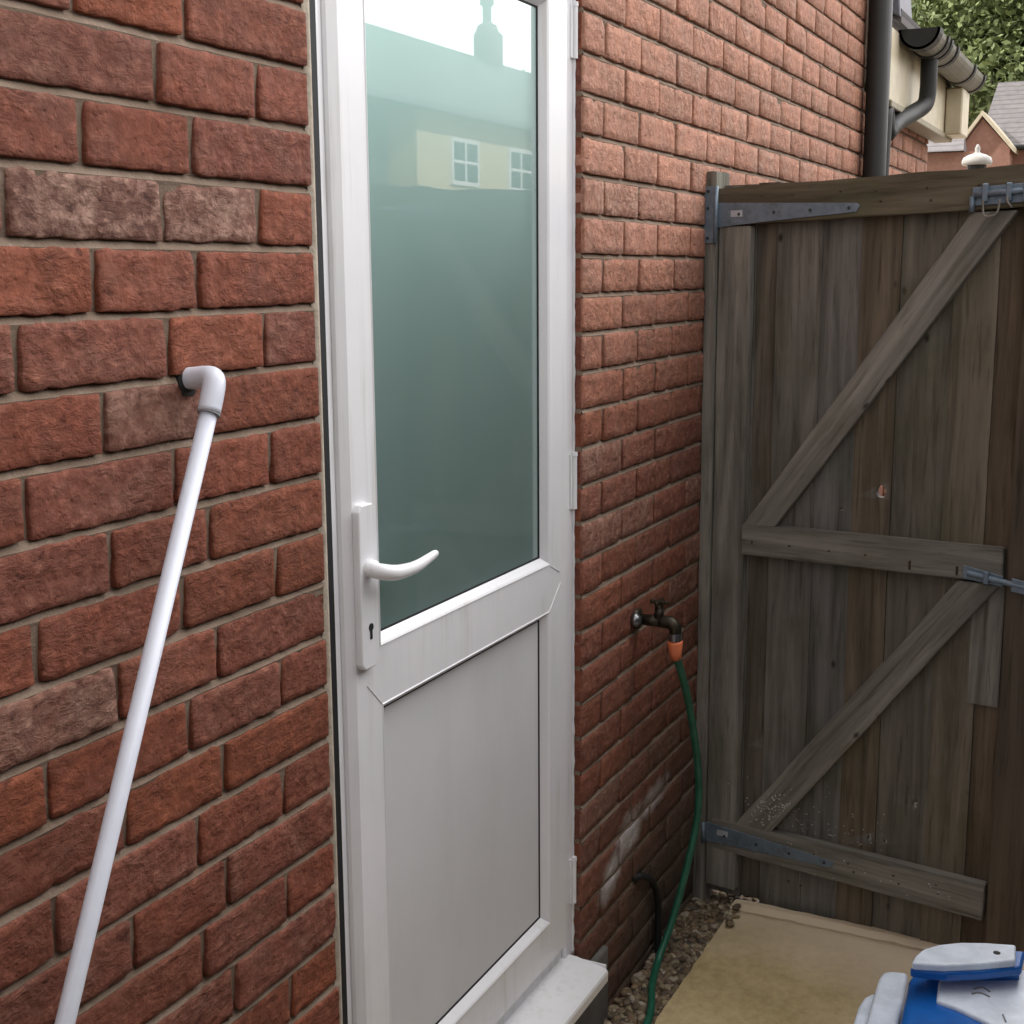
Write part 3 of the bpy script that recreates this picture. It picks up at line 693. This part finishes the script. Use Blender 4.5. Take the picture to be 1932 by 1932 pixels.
# boards
GBV = []; edges = [.030, .116, .169, .281, .376, .468, .589, .684, .742]
tops = [1.853, 1.856, 1.853, 1.854, 1.852, 1.860, 1.858, 1.868, 1.858]
tones = [(.95, .95, .95), (.74, .68, .62), (1.05, 1.06, 1.06), (.92, .95, 1.0), (.82, .72, .60), (.9, .88, .82), (1.0, .93, .82), (.72, .58, .46)]
bmw = frame_mat(G(0, 0, -.032), G(0, 1, -.032), DV); binv = bmw.inverted()
bm = bmesh.new(); lay = bm.verts.layers.float_color.new('bcol')
for i in range(8):
    s0, s1 = edges[i]+.0002, edges[i+1]-.0002; off = -.034-(.005 if i % 2 else 0)+random.uniform(-.0015, .0015); L0, L1 = .030+random.uniform(-.008, .008), tops[i]
    n = 40; rings = []
    for k in range(n+1):
        z = L0+(L1-L0)*k/n; r = []
        for (s, o_, sd) in ((s0, off, i), (s1, off, i+1), (s1, off-.016, i+1), (s0, off-.016, i)):
            r.append(binv @ G(s+.0016*noise.noise(Vector((z*5, sd*3.3, 1))), z+.004*noise.noise(Vector((s*60, k, 1)))*(k in (0, n)), o_+.0012*noise.noise(Vector((z*4, s*30, i*2)))))
        rings.append(r)
    before = set(bm.verts); vr = loft(bm, rings); bm.faces.new(vr[0][::-1]); bm.faces.new(vr[-1])
    for v_ in set(bm.verts)-before: v_[lay] = (*tones[i], 1)
bmesh.ops.recalc_face_normals(bm, faces=bm.faces)
me = bpy.data.meshes.new('boards'); bm.to_mesh(me); bm.free()
boards = link('boards', me, M_BOARD, gate, mw=bmw)
# knot holes bored right through the boards (applied boolean, cutter removed again)
cb = bmesh.new()
for (s, z, rx, rz) in ((.446, 1.140, .0125, .0150), (.350, 1.088, .0045, .0045), (.558, .389, .0065, .0120), (.454, .279, .0050, .0070), (.492, .277, .0045, .0060), (.249, .109, .0034, .0032), (.281, .104, .0034, .0034), (.16, .46, .0025, .003)):
    pts = []
    for i in range(14):
        a = 2*math.pi*i/14; k = 1+.18*noise.noise(Vector((math.cos(a), math.sin(a), s*40))); pts.append(G(s+rx*k*math.cos(a), z+rz*k*math.sin(a), .0))
    t = bmesh.new(); va = [t.verts.new(p) for p in pts]; vb = [t.verts.new(Vector(p)-GN*.09) for p in pts]; t.faces.new(va); t.faces.new(vb[::-1])
    for i in range(14): t.faces.new((va[i], vb[i], vb[(i+1) % 14], va[(i+1) % 14]))
    bmesh.ops.recalc_face_normals(t, faces=t.faces); m_ = bpy.data.meshes.new('t'); t.to_mesh(m_); t.free(); cb.from_mesh(m_); bpy.data.meshes.remove(m_)
cme = bpy.data.meshes.new('cut'); cb.to_mesh(cme); cb.free(); cut = bpy.data.objects.new('cut', cme); COL.objects.link(cut)
md = boards.modifiers.new('b', 'BOOLEAN'); md.operation = 'DIFFERENCE'; md.object = cut; md.solver = 'EXACT'
bpy.context.view_layer.update(); dg = bpy.context.evaluated_depsgraph_get()
nm = bpy.data.meshes.new_from_object(boards.evaluated_get(dg)); boards.modifiers.clear(); boards.data = nm; nm.name = 'boards'
bpy.data.objects.remove(cut)
# dried white splashes of plaster on brace foot and lower boards
M_SPLAT = mat_plain('dried_white_splash', (.50, .49, .45), .9, .25, 90, .4)
bm = bmesh.new(); rs = random.Random(5)
def splat(s, z, off, r):
    pts = []
    for i in range(7):
        a = 2*math.pi*i/7; k = rs.uniform(.5, 1.2); pts.append(G(s+r*k*math.cos(a), z+r*.8*k*math.sin(a), off))
    prism(bm, pts, GN, .0012)
for _ in range(95):
    t = rs.gauss(.09, .035); w_ = rs.uniform(.12, .9); s = .112+.528*t+w_*.092; z = .245+.711*t
    if z > .255: splat(s, z, -.0018, rs.uniform(.0008, .0032))
for _ in range(60): splat(rs.uniform(.24, .50), abs(rs.gauss(0, .05))+.255, -.030, rs.uniform(.0008, .0022))
for _ in range(26): splat(rs.uniform(.06, .70), rs.uniform(.165, .235), .0008, rs.uniform(.001, .0026))
for _ in range(8): splat(rs.uniform(.09, .16), rs.uniform(.25, .40), .0008 if rs.random() < .4 else -.030, rs.uniform(.001, .0028))
tag(bobj('dried_splashes', bm, M_SPLAT, gate), kind='stuff')
# steel hinges
def hinge(zt0, zb0, slen, ztip0, ztip1, plate=None, name='strap_hinge'):
    bm = bmesh.new(); N = 8; top = []; bot = []
    for i in range(N+1):
        t = i/N; top.append(G(.030+slen*t, zt0+(ztip0-zt0)*t, .0035)); bot.append(G(.030+slen*t, zb0+(ztip1-zb0)*(t**.85), .0035))
    tip = [G(.030+slen+.008, (ztip0+ztip1)/2+.004, .0035)]
    prism(bm, top+tip+bot[::-1], -GN, .0030, .0006)
    h = bobj(name, bm, M_ZINC, gate)
    bm = bmesh.new()
    if plate:
        prism(bm, [G(-.002, plate[0], .0165), G(.026, plate[0], .0165), G(.026, plate[1], .0165), G(-.002, plate[1], .0165)], -GN, .003, .0006); bobj('post_plate', bm, M_ZINC, h)
    bm = bmesh.new(); z0 = (plate or (zb0, zt0))[0]; z1 = (plate or (zb0, zt0))[1]
    tube(bm, [G(.029, z0, .013), G(.029, z1, .013)], .0055, 10); bobj('hinge_pin', bm, M_ZINC, h, smooth=True)
    bm = bmesh.new()
    P_ = [(.030+slen*t, (zt0*(1-t)+ztip0*t)*.5+(zb0*(1-t)+ztip1*t)*.5, .0035) for t in (.16, .42, .68, .95)]
    if plate: P_ += [(.010, plate[0]+.012, .0165), (.010, (plate[0]+plate[1])/2+.015, .0165), (.010, plate[1]-.012, .0165)]
    bm.free()
    for s, z, of in P_:
        bm = bmesh.new(); tube(bm, [G(s, z, of-.001), G(s, z, of+.0016)], [.0045, .0035], 10); bobj('screw', bm, M_SCREW, h)
    bm = bmesh.new(); sz = .030+slen*.10; prism(bm, [G(sz, zb0+.025, .0037), G(sz+.030, zb0+.025, .0037), G(sz+.030, zb0+.040, .0037), G(sz, zb0+.040, .0037)], GN, .0005)
    bobj('price_sticker', bm, mat_plain('pale_label', (.42, .44, .48), .5), h)
hinge(1.811, 1.752, .342, 1.799, 1.779, (1.716, 1.850))
hinge(.234, .180, .342, .212, .193)
# bolts
bm = bmesh.new()
prism(bm, [G(.628, 1.783, .002), G(.746, 1.789, .002), G(.746, 1.828, .002), G(.628, 1.822, .002)], GN, .003, .0008)
bolt = bobj('bolt_plate', bm, M_ZINC, gate)
bm = bmesh.new(); tube(bm, [G(.634, 1.806, .011), G(.800, 1.815, .011)], .0065, 12); tube(bm, [G(.630, 1.803, .010), G(.630, 1.770, .010)], .006, 8)
bobj('bolt_bar', bm, M_ZINC, bolt, smooth=True)
for s in (.651, .700, .735):
    bm = bmesh.new(); prism(bm, [G(s, 1.790, .004), G(s+.012, 1.790, .004), G(s+.012, 1.829, .004), G(s, 1.829, .004)], GN, .014, .002)
    bobj('bolt_keeper', bm, M_ZINC, bolt)
bm = bmesh.new(); tube(bm, [G(.655, 1.795, .018), G(.658, 1.764, .020), G(.672, 1.760, .020), G(.686, 1.768, .020), G(.690, 1.795, .018)], .0022, 8, smooth=4)
tube(bm, [G(.706, 1.80, .018), G(.706, 1.79, .022), G(.716, 1.776, .022)], .0022, 8, smooth=4)
bobj('bolt_handle', bm, M_RAIL, bolt, smooth=True)
bm = bmesh.new()
prism(bm, [G(.652, .965, .001), G(.740, .955, .001), G(.740, .980, .001), G(.652, .995, .001)], GN, .003, .0008)
bolt2 = bobj('bolt_plate', bm, M_ZINC, gate)
bm = bmesh.new(); tube(bm, [G(.664, .980, .009), G(.812, .958, .009)], .0065, 12); prism(bm, [G(.700, .960, .004), G(.712, .959, .004), G(.712, .988, .004), G(.700, .989, .004)], GN, .013, .002)
prism(bm, [G(.760, .950, .008), G(.812, .944, .008), G(.812, .972, .008), G(.760, .980, .008)], GN, .006, .001)
bobj('bolt_bar', bm, M_ZINC, bolt2)
M_NAIL = mat_plain('rusty_nail', (.05, .03, .02), .7)
for s_ in (.142, .225, .33, .42, .53, .64):
    for z_ in (1.825, 1.800, .990, .215, .195):
        s2 = s_+random.uniform(-.012, .012); bm = bmesh.new(); tube(bm, [G(s2, z_+random.uniform(-.004, .004)-(.02 if z_ == .99 and s_ > .5 else 0), .0000), G(s2, z_, .0012)], [.0030, .0026], 8); bobj('nail', bm, M_NAIL, gate)
# posts
def post(name, s0, s1, off, depth, z1, mat, label, seed):
    c = G((s0+s1)/2, 0, off); p0 = c+Vector((0, 0, -.05)); p1 = c+Vector((0, 0, z1))
    o = timber(name, p0, p1, s1-s0, depth, DV, mat, None, seed=seed); tag(o, label, 'post')
    return o
post('gate_post', .001, .028, .012, .075, 1.885, M_RAIL, 'slim grey hinge post between the brick wall and the gate', 31)
post('gate_post', .746, .822, -.004, .075, 1.84, M_POST, 'brown latch post at the right-hand edge of the gate', 37)

# ------------------------------------------------------------------ plastic toy
def plastic(name, c, rough=.35):
    m = NT(name); v = m.coord(); n = m.noise(v, 22, 5, .65)
    b = m.ramp(n, [(.35, [x*.80 for x in c]), (.62, c)])
    return m.set(b, rough, m.bump(m.noise(v, 60, 4), .12, .002))
M_BLUE = plastic('blue_plastic', (.008, .115, .44), .28); M_WHITE = plastic('scuffed_white_plastic', (.70, .78, .88), .4)
toy = thing('plastic_toy', 'blue and white moulded plastic garden toy standing on the paving', 'plastic toy', (.70, -.95, .048))
def poly(bm, pts, z0, z1, bev=.006, seg=3): prism(bm, [(x, y, z0) for x, y in pts], (0, 0, 1), z1-z0, bev, seg)
bm = bmesh.new()
poly(bm, [(.905, -.668), (.860, -.672), (.60, -.688), (.35, -.70), (.33, -.95), (.36, -1.22), (.80, -1.25), (.93, -1.10), (1.02, -.90), (.985, -.79), (.945, -.70)], .12, .338, .014, 4)
body = bobj('toy_body', bm, M_BLUE, toy, smooth=False)
bm = bmesh.new()   # blue neck carrying the white cap
poly(bm, [(.838, -.678), (.862, -.680), (.894, -.690), (.925, -.714), (.952, -.750), (.972, -.793), (.992, -.848), (.995, -.862), (.932, -.862), (.885, -.800), (.850, -.740)], .369, .388, .005, 2)
poly(bm, [(.905, -.705), (.925, -.722), (.945, -.750), (.965, -.793), (.985, -.855), (.958, -.857), (.930, -.800), (.908, -.745)], .33, .372, 0)
bobj('cap_rim', bm, M_BLUE, toy)
bm = bmesh.new()
poly(bm, [(.835, -.681), (.861, -.682), (.894, -.691), (.924, -.714), (.951, -.75), (.970, -.793), (.986, -.846), (.926, -.851), (.885, -.794), (.852, -.737)], .386, .402, .005, 3)
cap = bobj('white_cap', bm, M_WHITE, toy)
bm = bmesh.new(); tube(bm, [(.937, -.817, .4005), (.937, -.817, .4028)], .0065, 14); bobj('screw_hole', bm, M_BLACK, cap)
bm = bmesh.new()   # white seat panel
poly(bm, [(.897, -.722), (.935, -.775), (.968, -.826), (1.005, -.860), (.98, -1.00), (.70, -1.02), (.755, -.870), (.790, -.816), (.815, -.763), (.823, -.729)], .330, .346, .005, 3)
panel = bobj('seat_panel', bm, M_WHITE, toy)
M_MARK = mat_plain('grey_moulded_mark', (.20, .20, .22), .6)
for pp in ([(.889, -.785), (.901, -.797), (.899, -.805), (.891, -.813)], [(.870, -.784), (.878, -.793), (.879, -.803), (.873, -.815)], [(.822, -.843), (.800, -.850)]):
    bm = bmesh.new(); tube(bm, [(x, y, .3468) for x, y in pp], .0017, 8, smooth=4 if len(pp) > 2 else 0)
    bobj('moulded_mark', bm, M_MARK, panel)
bm = bmesh.new()
poly(bm, [(1.020, -.650), (1.012, -.618), (1.000, -.603), (.976, -.600), (.878, -.605), (.62, -.620), (.62, -.675), (.824, -.664), (.922, -.658)], .06, .281, .010, 4)
bobj('side_arm', bm, M_WHITE, toy)
bm = bmesh.new()
poly(bm, [(.985, -.604), (.976, -.588), (.958, -.578), (.920, -.574), (.70, -.585), (.62, -.590), (.62, -.618), (.88, -.603)], .05, .242, .006, 3)
bobj('foot_rail', bm, M_WHITE, toy)
bm = bmesh.new(); poly(bm, [(.99, -.6030), (.99, -.6005), (.64, -.6175), (.64, -.620)], .05, .262, 0); bobj('side_seam', bm, M_BLUE, toy)

# ------------------------------------------------------------------ far part of the house: downpipe, eaves, gutter
M_PVCBLK = mat_plain('black_rainwater_plastic', (.013, .014, .013), .6, .25, 20, .1)
M_CREAM = mat_plain('cream_painted_board', (.62, .55, .40), .5, .12, 12, .1)
M_LEAD = mat_plain('slate_grey_board', (.16, .16, .185), .6, .15, 8, .1)
dp = thing('downpipe', 'tall straight black rainwater downpipe on the end of the brick wall', 'downpipe', (3.44, -.045, 0))
bm = bmesh.new(); tube(bm, [(3.405, -.050, 0), (3.405, -.050, 3.6)], .040, 20); bobj('pipe_length', bm, M_PVCBLK, dp, smooth=True)
for z in (.9, 2.75):
    bm = bmesh.new(); tube(bm, [(3.405, -.050, z), (3.405, -.050, z+.05)], .044, 20); box(bm, 3.35, 3.46, -.012, -.004, z, z+.05, .002)
    bobj('pipe_clip', bm, M_PVCBLK, dp)
bm = bmesh.new(); box(bm, 3.462, 3.486, -.028, -.002, 1.75, 3.4, .003); tag(bobj('corner_trim', bm, M_UPVC), 'thin white vertical trim strip just behind the tall downpipe', 'trim')
eaves = thing('eaves', 'cream painted eaves box under the black gutter of the lower roof', 'eaves', (4.2, -.04, 2.22))
bm = bmesh.new(); box(bm, 3.49, 4.98, -.075, .02, 2.25, 2.50, .004); bobj('fascia', bm, M_CREAM, eaves)
bm = bmesh.new(); box(bm, 3.49, 4.98, -.085, -.0055, 2.225, 2.249, .003); bobj('soffit_edge', bm, mat_plain('dull_olive_board', (.30, .26, .18), .6), eaves)
bm = bmesh.new(); box(bm, 4.78, 4.99, -.150, -.078, 2.24, 2.44, .006); bobj('box_end', bm, M_CREAM, eaves)
M_TILE = NT('grey_roof_tiles'); tv = M_TILE.coord(); wv = M_TILE.n('TexWave', wave_type='BANDS', bands_direction='Z', wave_profile='SAW'); wv.inputs['Scale'].default_value = 2.6; wv.inputs['Distortion'].default_value = .5; M_TILE.l(tv, wv.inputs['Vector'])
tn = M_TILE.noise(tv, 6, 5, .6); tcx = M_TILE.mix(M_TILE.ramp(tn, [(.3, (.125, .115, .115)), (.7, (.185, .170, .168))]), (.04, .038, .04), M_TILE.ramp(wv.outputs['Fac'], [(0.0, .8), (.28, 0)]))
M_TILE = M_TILE.set(tcx, .8, M_TILE.bump(wv.outputs['Fac'], .8, .03))
bm = bmesh.new(); prism(bm, [(3.52, -.10, 2.515), (3.52, 1.6, 3.45), (3.52, 1.6, 3.50), (3.52, -.10, 2.56)], (1, 0, 0), 1.5); bobj('lower_roof', bm, M_TILE, eaves)
bm = bmesh.new(); prism(bm, [(3.50, -.10, 2.53), (3.50, .6, 2.90), (3.50, .6, 3.4), (3.50, -.02, 3.4)], (1, 0, 0), .25, .004); bobj('cheek_board', bm, M_LEAD, eaves)
gut = thing('gutter', 'black half round gutter with brackets and a swan neck downpipe under the lower roof', 'gutter', (4.2, -.15, 2.45))
def halfround(bm, x0, x1, yc, zc, r, th=.004, seg=12):
    O = [(yc+r*math.cos(math.pi+math.pi*i/seg), zc+r*math.sin(math.pi+math.pi*i/seg)) for i in range(seg+1)]
    I = [(yc+(r-th)*math.cos(math.pi+math.pi*i/seg), zc+(r-th)*math.sin(math.pi+math.pi*i/seg)) for i in range(seg+1)]
    prism(bm, [(x0, y, z) for y, z in O+I[::-1]], (1, 0, 0), x1-x0)
bm = bmesh.new(); halfround(bm, 3.66, 4.99, -.145, 2.505, .066); bobj('gutter_trough', bm, mat_plain('dusty_gutter', (.15, .14, .105), .6, .3, 9), gut)
bm = bmesh.new(); halfround(bm, 3.63, 3.70, -.145, 2.508, .074, .010)
prism(bm, [(3.630, -.145+.073*math.cos(math.pi+math.pi*i/12), 2.508+.073*math.sin(math.pi+math.pi*i/12)) for i in range(13)], (1, 0, 0), .005)
bobj('stop_end', bm, M_PVCBLK, gut)
for x in (3.84, 3.93, 4.10, 4.62, 4.95):
    bm = bmesh.new(); halfround(bm, x, x+.042, -.145, 2.508, .074, .010); bobj('gutter_bracket', bm, M_PVCBLK, gut)
bm = bmesh.new(); tube(bm, [(3.93, -.137, 2.46), (3.93, -.137, 2.40), (3.93, -.137, 2.33), (3.915, -.130, 2.275), (3.83, -.10, 2.235), (3.68, -.072, 2.19), (3.57, -.06, 2.14), (3.51, -.05, 2.05), (3.50, -.04, .0)], .032, 16, smooth=5)
bobj('swan_neck', bm, M_PVCBLK, gut, smooth=True)

# ------------------------------------------------------------------ buildings and trees beyond
M_FARB = mat_plain('far_red_brick', (.36, .20, .150), .9, .15, 12, .1)
M_FARC = mat_plain('cream_render', (.56, .46, .30), .8, .08, 3, .1)
def wallbox(bm, x0, x1, y0, y1, z0, z1): box(bm, x0, x1, y0, y1, z0, z1)
fh = thing('far_house', 'distant red brick house with a long grey tiled roof beyond the gate', 'house', (29, -2, 0))
bm = bmesh.new(); wallbox(bm, 28.1, 33.5, -14, 3.1, 0, 4.15); bobj('wall', bm, M_FARB, fh)
bm = bmesh.new(); prism(bm, [(27.8, -14.4, 4.10), (31.0, -14.4, 5.82), (34.0, -14.4, 4.1)], (0, 1, 0), 17.1); bobj('roof', bm, M_TILE, fh)
bm = bmesh.new(); prism(bm, [(27.2, 1.98, 0), (27.2, 2.92, 0), (27.2, 2.92, 4.10), (27.2, 2.52, 4.66), (27.2, 1.98, 4.05)], (1, 0, 0), 1.2); bobj('gable', bm, M_FARB, fh)
bm = bmesh.new(); prism(bm, [(27.05, 3.02, 4.00), (27.05, 2.52, 4.70), (27.05, 1.90, 3.98), (27.05, 1.90, 4.08), (27.05, 2.52, 4.80), (27.05, 3.04, 4.10)], (1, 0, 0), 1.5); bobj('verge', bm, M_CREAM, fh)
bm = bmesh.new(); tube(bm, [(27.75, 2.0, 4.11), (27.75, -14, 4.08)], .06, 10); bobj('gutter', bm, M_PVCBLK, fh)
fg = thing('far_garage', 'small grey roofed brick outbuilding seen between gutter and gable', 'outbuilding', (25, 3.2, 0))
bm = bmesh.new(); wallbox(bm, 25.2, 27.0, 2.4, 6.5, 0, 3.86); bobj('wall', bm, M_FARB, fg)
bm = bmesh.new(); prism(bm, [(24.9, 2.55, 3.86), (26.4, 2.75, 4.35), (27.0, 2.75, 3.9)], (0, 1, 0), 4.0); bobj('roof', bm, M_TILE, fg)
lt = thing('lantern', 'white domed lantern cap with a finial rising behind the gate', 'lantern', (6, -.07, 0))
def lathe(bm, prof, c, seg=20):
    rings = [[bm.verts.new((c[0]+r*math.cos(2*math.pi*k/seg), c[1]+r*math.sin(2*math.pi*k/seg), z)) for k in range(seg)] for r, z in prof]
    for a, b in zip(rings[:-1], rings[1:]):
        for k in range(seg): bm.faces.new((a[k], a[(k+1) % seg], b[(k+1) % seg], b[k]))
    bm.faces.new(rings[0][::-1]); bm.faces.new(rings[-1])
bm = bmesh.new(); lathe(bm, [(.074, 2.195), (.078, 2.212), (.070, 2.232), (.045, 2.246), (.020, 2.254), (.012, 2.262), (.014, 2.280), (.005, 2.300)], (6, -.07)); bobj('cap', bm, mat_plain('weathered_white_paint', (.42, .41, .38), .6), lt, smooth=True)
bm = bmesh.new(); tube(bm, [(6, -.07, 0), (6, -.07, 2.0), (6, -.07, 2.05), (6, -.07, 2.20)], [.03, .03, .035, .05], 12); bobj('lamp_post', bm, M_PVCBLK, lt)

def leaf_mat(name, a, b):
    m = NT(name); oi = m.n('Attribute', attribute_name='bcol'); c = m.mix(a, b, oi.outputs['Fac'])
    return m.set(c, .6, None, Specular_IOR_Level=.3)
M_LEAF = leaf_mat('sunlit_leaves', (.075, .105, .035), (.25, .30, .12)); M_LEAFD = leaf_mat('dark_leaves', (.02, .035, .012), (.06, .09, .03))
M_BARK = mat_plain('bark', (.10, .08, .055), .9, .3, 6, .8)
def tree(cx, cy, zc, rx, rz, n, leaf, mat, label, seed, name='broadleaf_tree'):
    rr = random.Random(seed); t = thing(name, label, 'tree', (cx, cy, 0), 'trees beyond the houses')
    bm = bmesh.new(); tube(bm, [(cx, cy, -.1), (cx+.2, cy, zc*.35), (cx, cy+.2, zc*.75), (cx, cy, zc+rz*.5)], [.35, .28, .2, .05], 10, smooth=4)
    cl = []
    for _ in range(44):
        a = rr.uniform(0, 6.28); e = rr.uniform(-1.2, 1.3); r = rr.uniform(.45, .9)
        c = Vector((cx+rx*r*math.cos(a)*math.cos(e), cy+rx*r*math.sin(a)*math.cos(e), zc+rz*r*math.sin(e))); cl.append((c, rr.uniform(.20, .38)*rx))
        tube(bm, [(cx, cy, zc*.7), tuple((Vector((cx, cy, zc*.8))+c)/2), tuple(c)], [.10, .06, .02], 6)
    bobj('trunk', bm, M_BARK, t)
    V = []; Fc = []; C = []
    for _ in range(n):
        c, r = rr.choice(cl); d = Vector((rr.gauss(0, 1), rr.gauss(0, 1), rr.gauss(0, 1))).normalized()*r*rr.uniform(.55, 1.05)
        p = c+d; u = Vector((rr.gauss(0, 1), rr.gauss(0, 1), rr.gauss(0, 1))).normalized(); w_ = u.cross(Vector((rr.gauss(0, 1), rr.gauss(0, 1), rr.gauss(0, 1)))).normalized()
        s = leaf*rr.uniform(.6, 1.3); i = len(V)
        V += [tuple(p-u*s), tuple(p+w_*s*.5), tuple(p+u*s), tuple(p-w_*s*.5)]; Fc.append((i, i+1, i+2, i+3)); g = rr.random(); C += [g, g, g, 1]*4
    me = bpy.data.meshes.new('crown'); me.from_pydata(V, [], Fc); ellipse_attr(me, 'bcol', C); link('crown', me, mat, t)
tree(38, 1.2, 9.2, 4.6, 4.2, 46000, .12, M_LEAF, 'sunlit green tree filling the sky right of the gutter', 1)
tree(41, 5.4, 10.5, 4.0, 4.6, 26000, .12, M_LEAF, 'taller paler tree top rising just above the black gutter', 2)
tree(35.5, 3.2, 6.4, 3.6, 2.2, 26000, .11, M_LEAF, 'low dense green tree just above the ridge of the grey tiled roof', 4)
tree(40, -5.0, 9.0, 4.5, 4.0, 16000, .15, M_LEAF, 'green tree standing right of the sunlit one beyond the tiled roof', 3)

# ------------------------------------------------------------------ what stands opposite the door (seen in the glass)
fence = thing('wooden_fence', 'tall boarded garden fence facing the house, mirrored in the door glass', 'fence', (0, -1.5, 0))
bm = bmesh.new(); x = -4.0; i = 0
while x < 6.2:
    wdt = .118; h = 1.950+.006*math.sin(i*1.7); y = -1.31-(.010 if i % 2 else 0)
    box(bm, x, x+wdt-.004, y-.014, y, .02, h); x += wdt; i += 1
bobj('fence_boards', bm, M_FENCE, fence)
bm = bmesh.new()
for z in (.35, 1.1, 1.75): box(bm, -4, 6.2, -1.278, -1.308, z, z+.07)
bobj('fence_rails', bm, M_FENCE, fence)
nb = thing('neighbour_house', 'pale neighbouring house with chimney, seen only as a reflection in the door glass', 'house', (21, -12, 0))
M_ROOFN = mat_plain('grey_green_slates', (.085, .10, .092), .8, .10, 2, .1)
bm = bmesh.new(); wallbox(bm, 19.3, 34, -17, -11.0, 0, 4.60); bobj('wall', bm, M_FARC, nb)
bm = bmesh.new(); prism(bm, [(10.0, -10.7, 4.55), (10.0, -13.6, 6.60), (10.0, -17.4, 4.55)], (1, 0, 0), 25); bobj('roof', bm, M_ROOFN, nb)
bm = bmesh.new(); wallbox(bm, 8.0, 19.3, -17, -11.6, 0, 4.5); bobj('side_wall', bm, M_ROOFN, nb)
bm = bmesh.new(); box(bm, 9.9, 35, -10.72, -10.62, 4.50, 4.62); bobj('gutter', bm, M_LEAD, nb)
bm = bmesh.new(); box(bm, 26.75, 27.35, -13.8, -13.25, 5.5, 7.22, .08); tube(bm, [(27.05, -13.55, 7.12), (27.05, -13.55, 7.34), (27.05, -13.55, 7.42)], [.30, .24, .10], 14); tube(bm, [(27.05, -13.55, 7.3), (27.05, -13.55, 7.86)], .11, 12); tube(bm, [(27.05, -13.55, 7.80), (27.05, -13.55, 7.98)], .17, 12)
bobj('chimney', bm, mat_plain('sooty_brick', (.13, .12, .10), .9), nb)
for (x0, x1) in ((20.5, 21.6), (22.9, 24.0)):
    bm = bmesh.new(); box(bm, x0, x1, -11.02, -10.95, 3.30, 4.16); wf = bobj('window', bm, M_UPVC, nb)
    bm = bmesh.new()
    for a, b in ((x0+.08, (x0+x1)/2-.04), ((x0+x1)/2+.04, x1-.08)):
        for c_, d_ in ((3.38, 3.70), (3.76, 4.08)): box(bm, a, b, -10.955, -10.945, c_, d_)
    bobj('pane', bm, mat_plain('dark_pane', (.05, .07, .07), .2), wf)
tree(44.5, -19, 6.6, 2.6, 3.0, 9000, .16, M_LEAFD, 'dark tree beside the neighbouring chimney, mirrored in the door glass', 9)
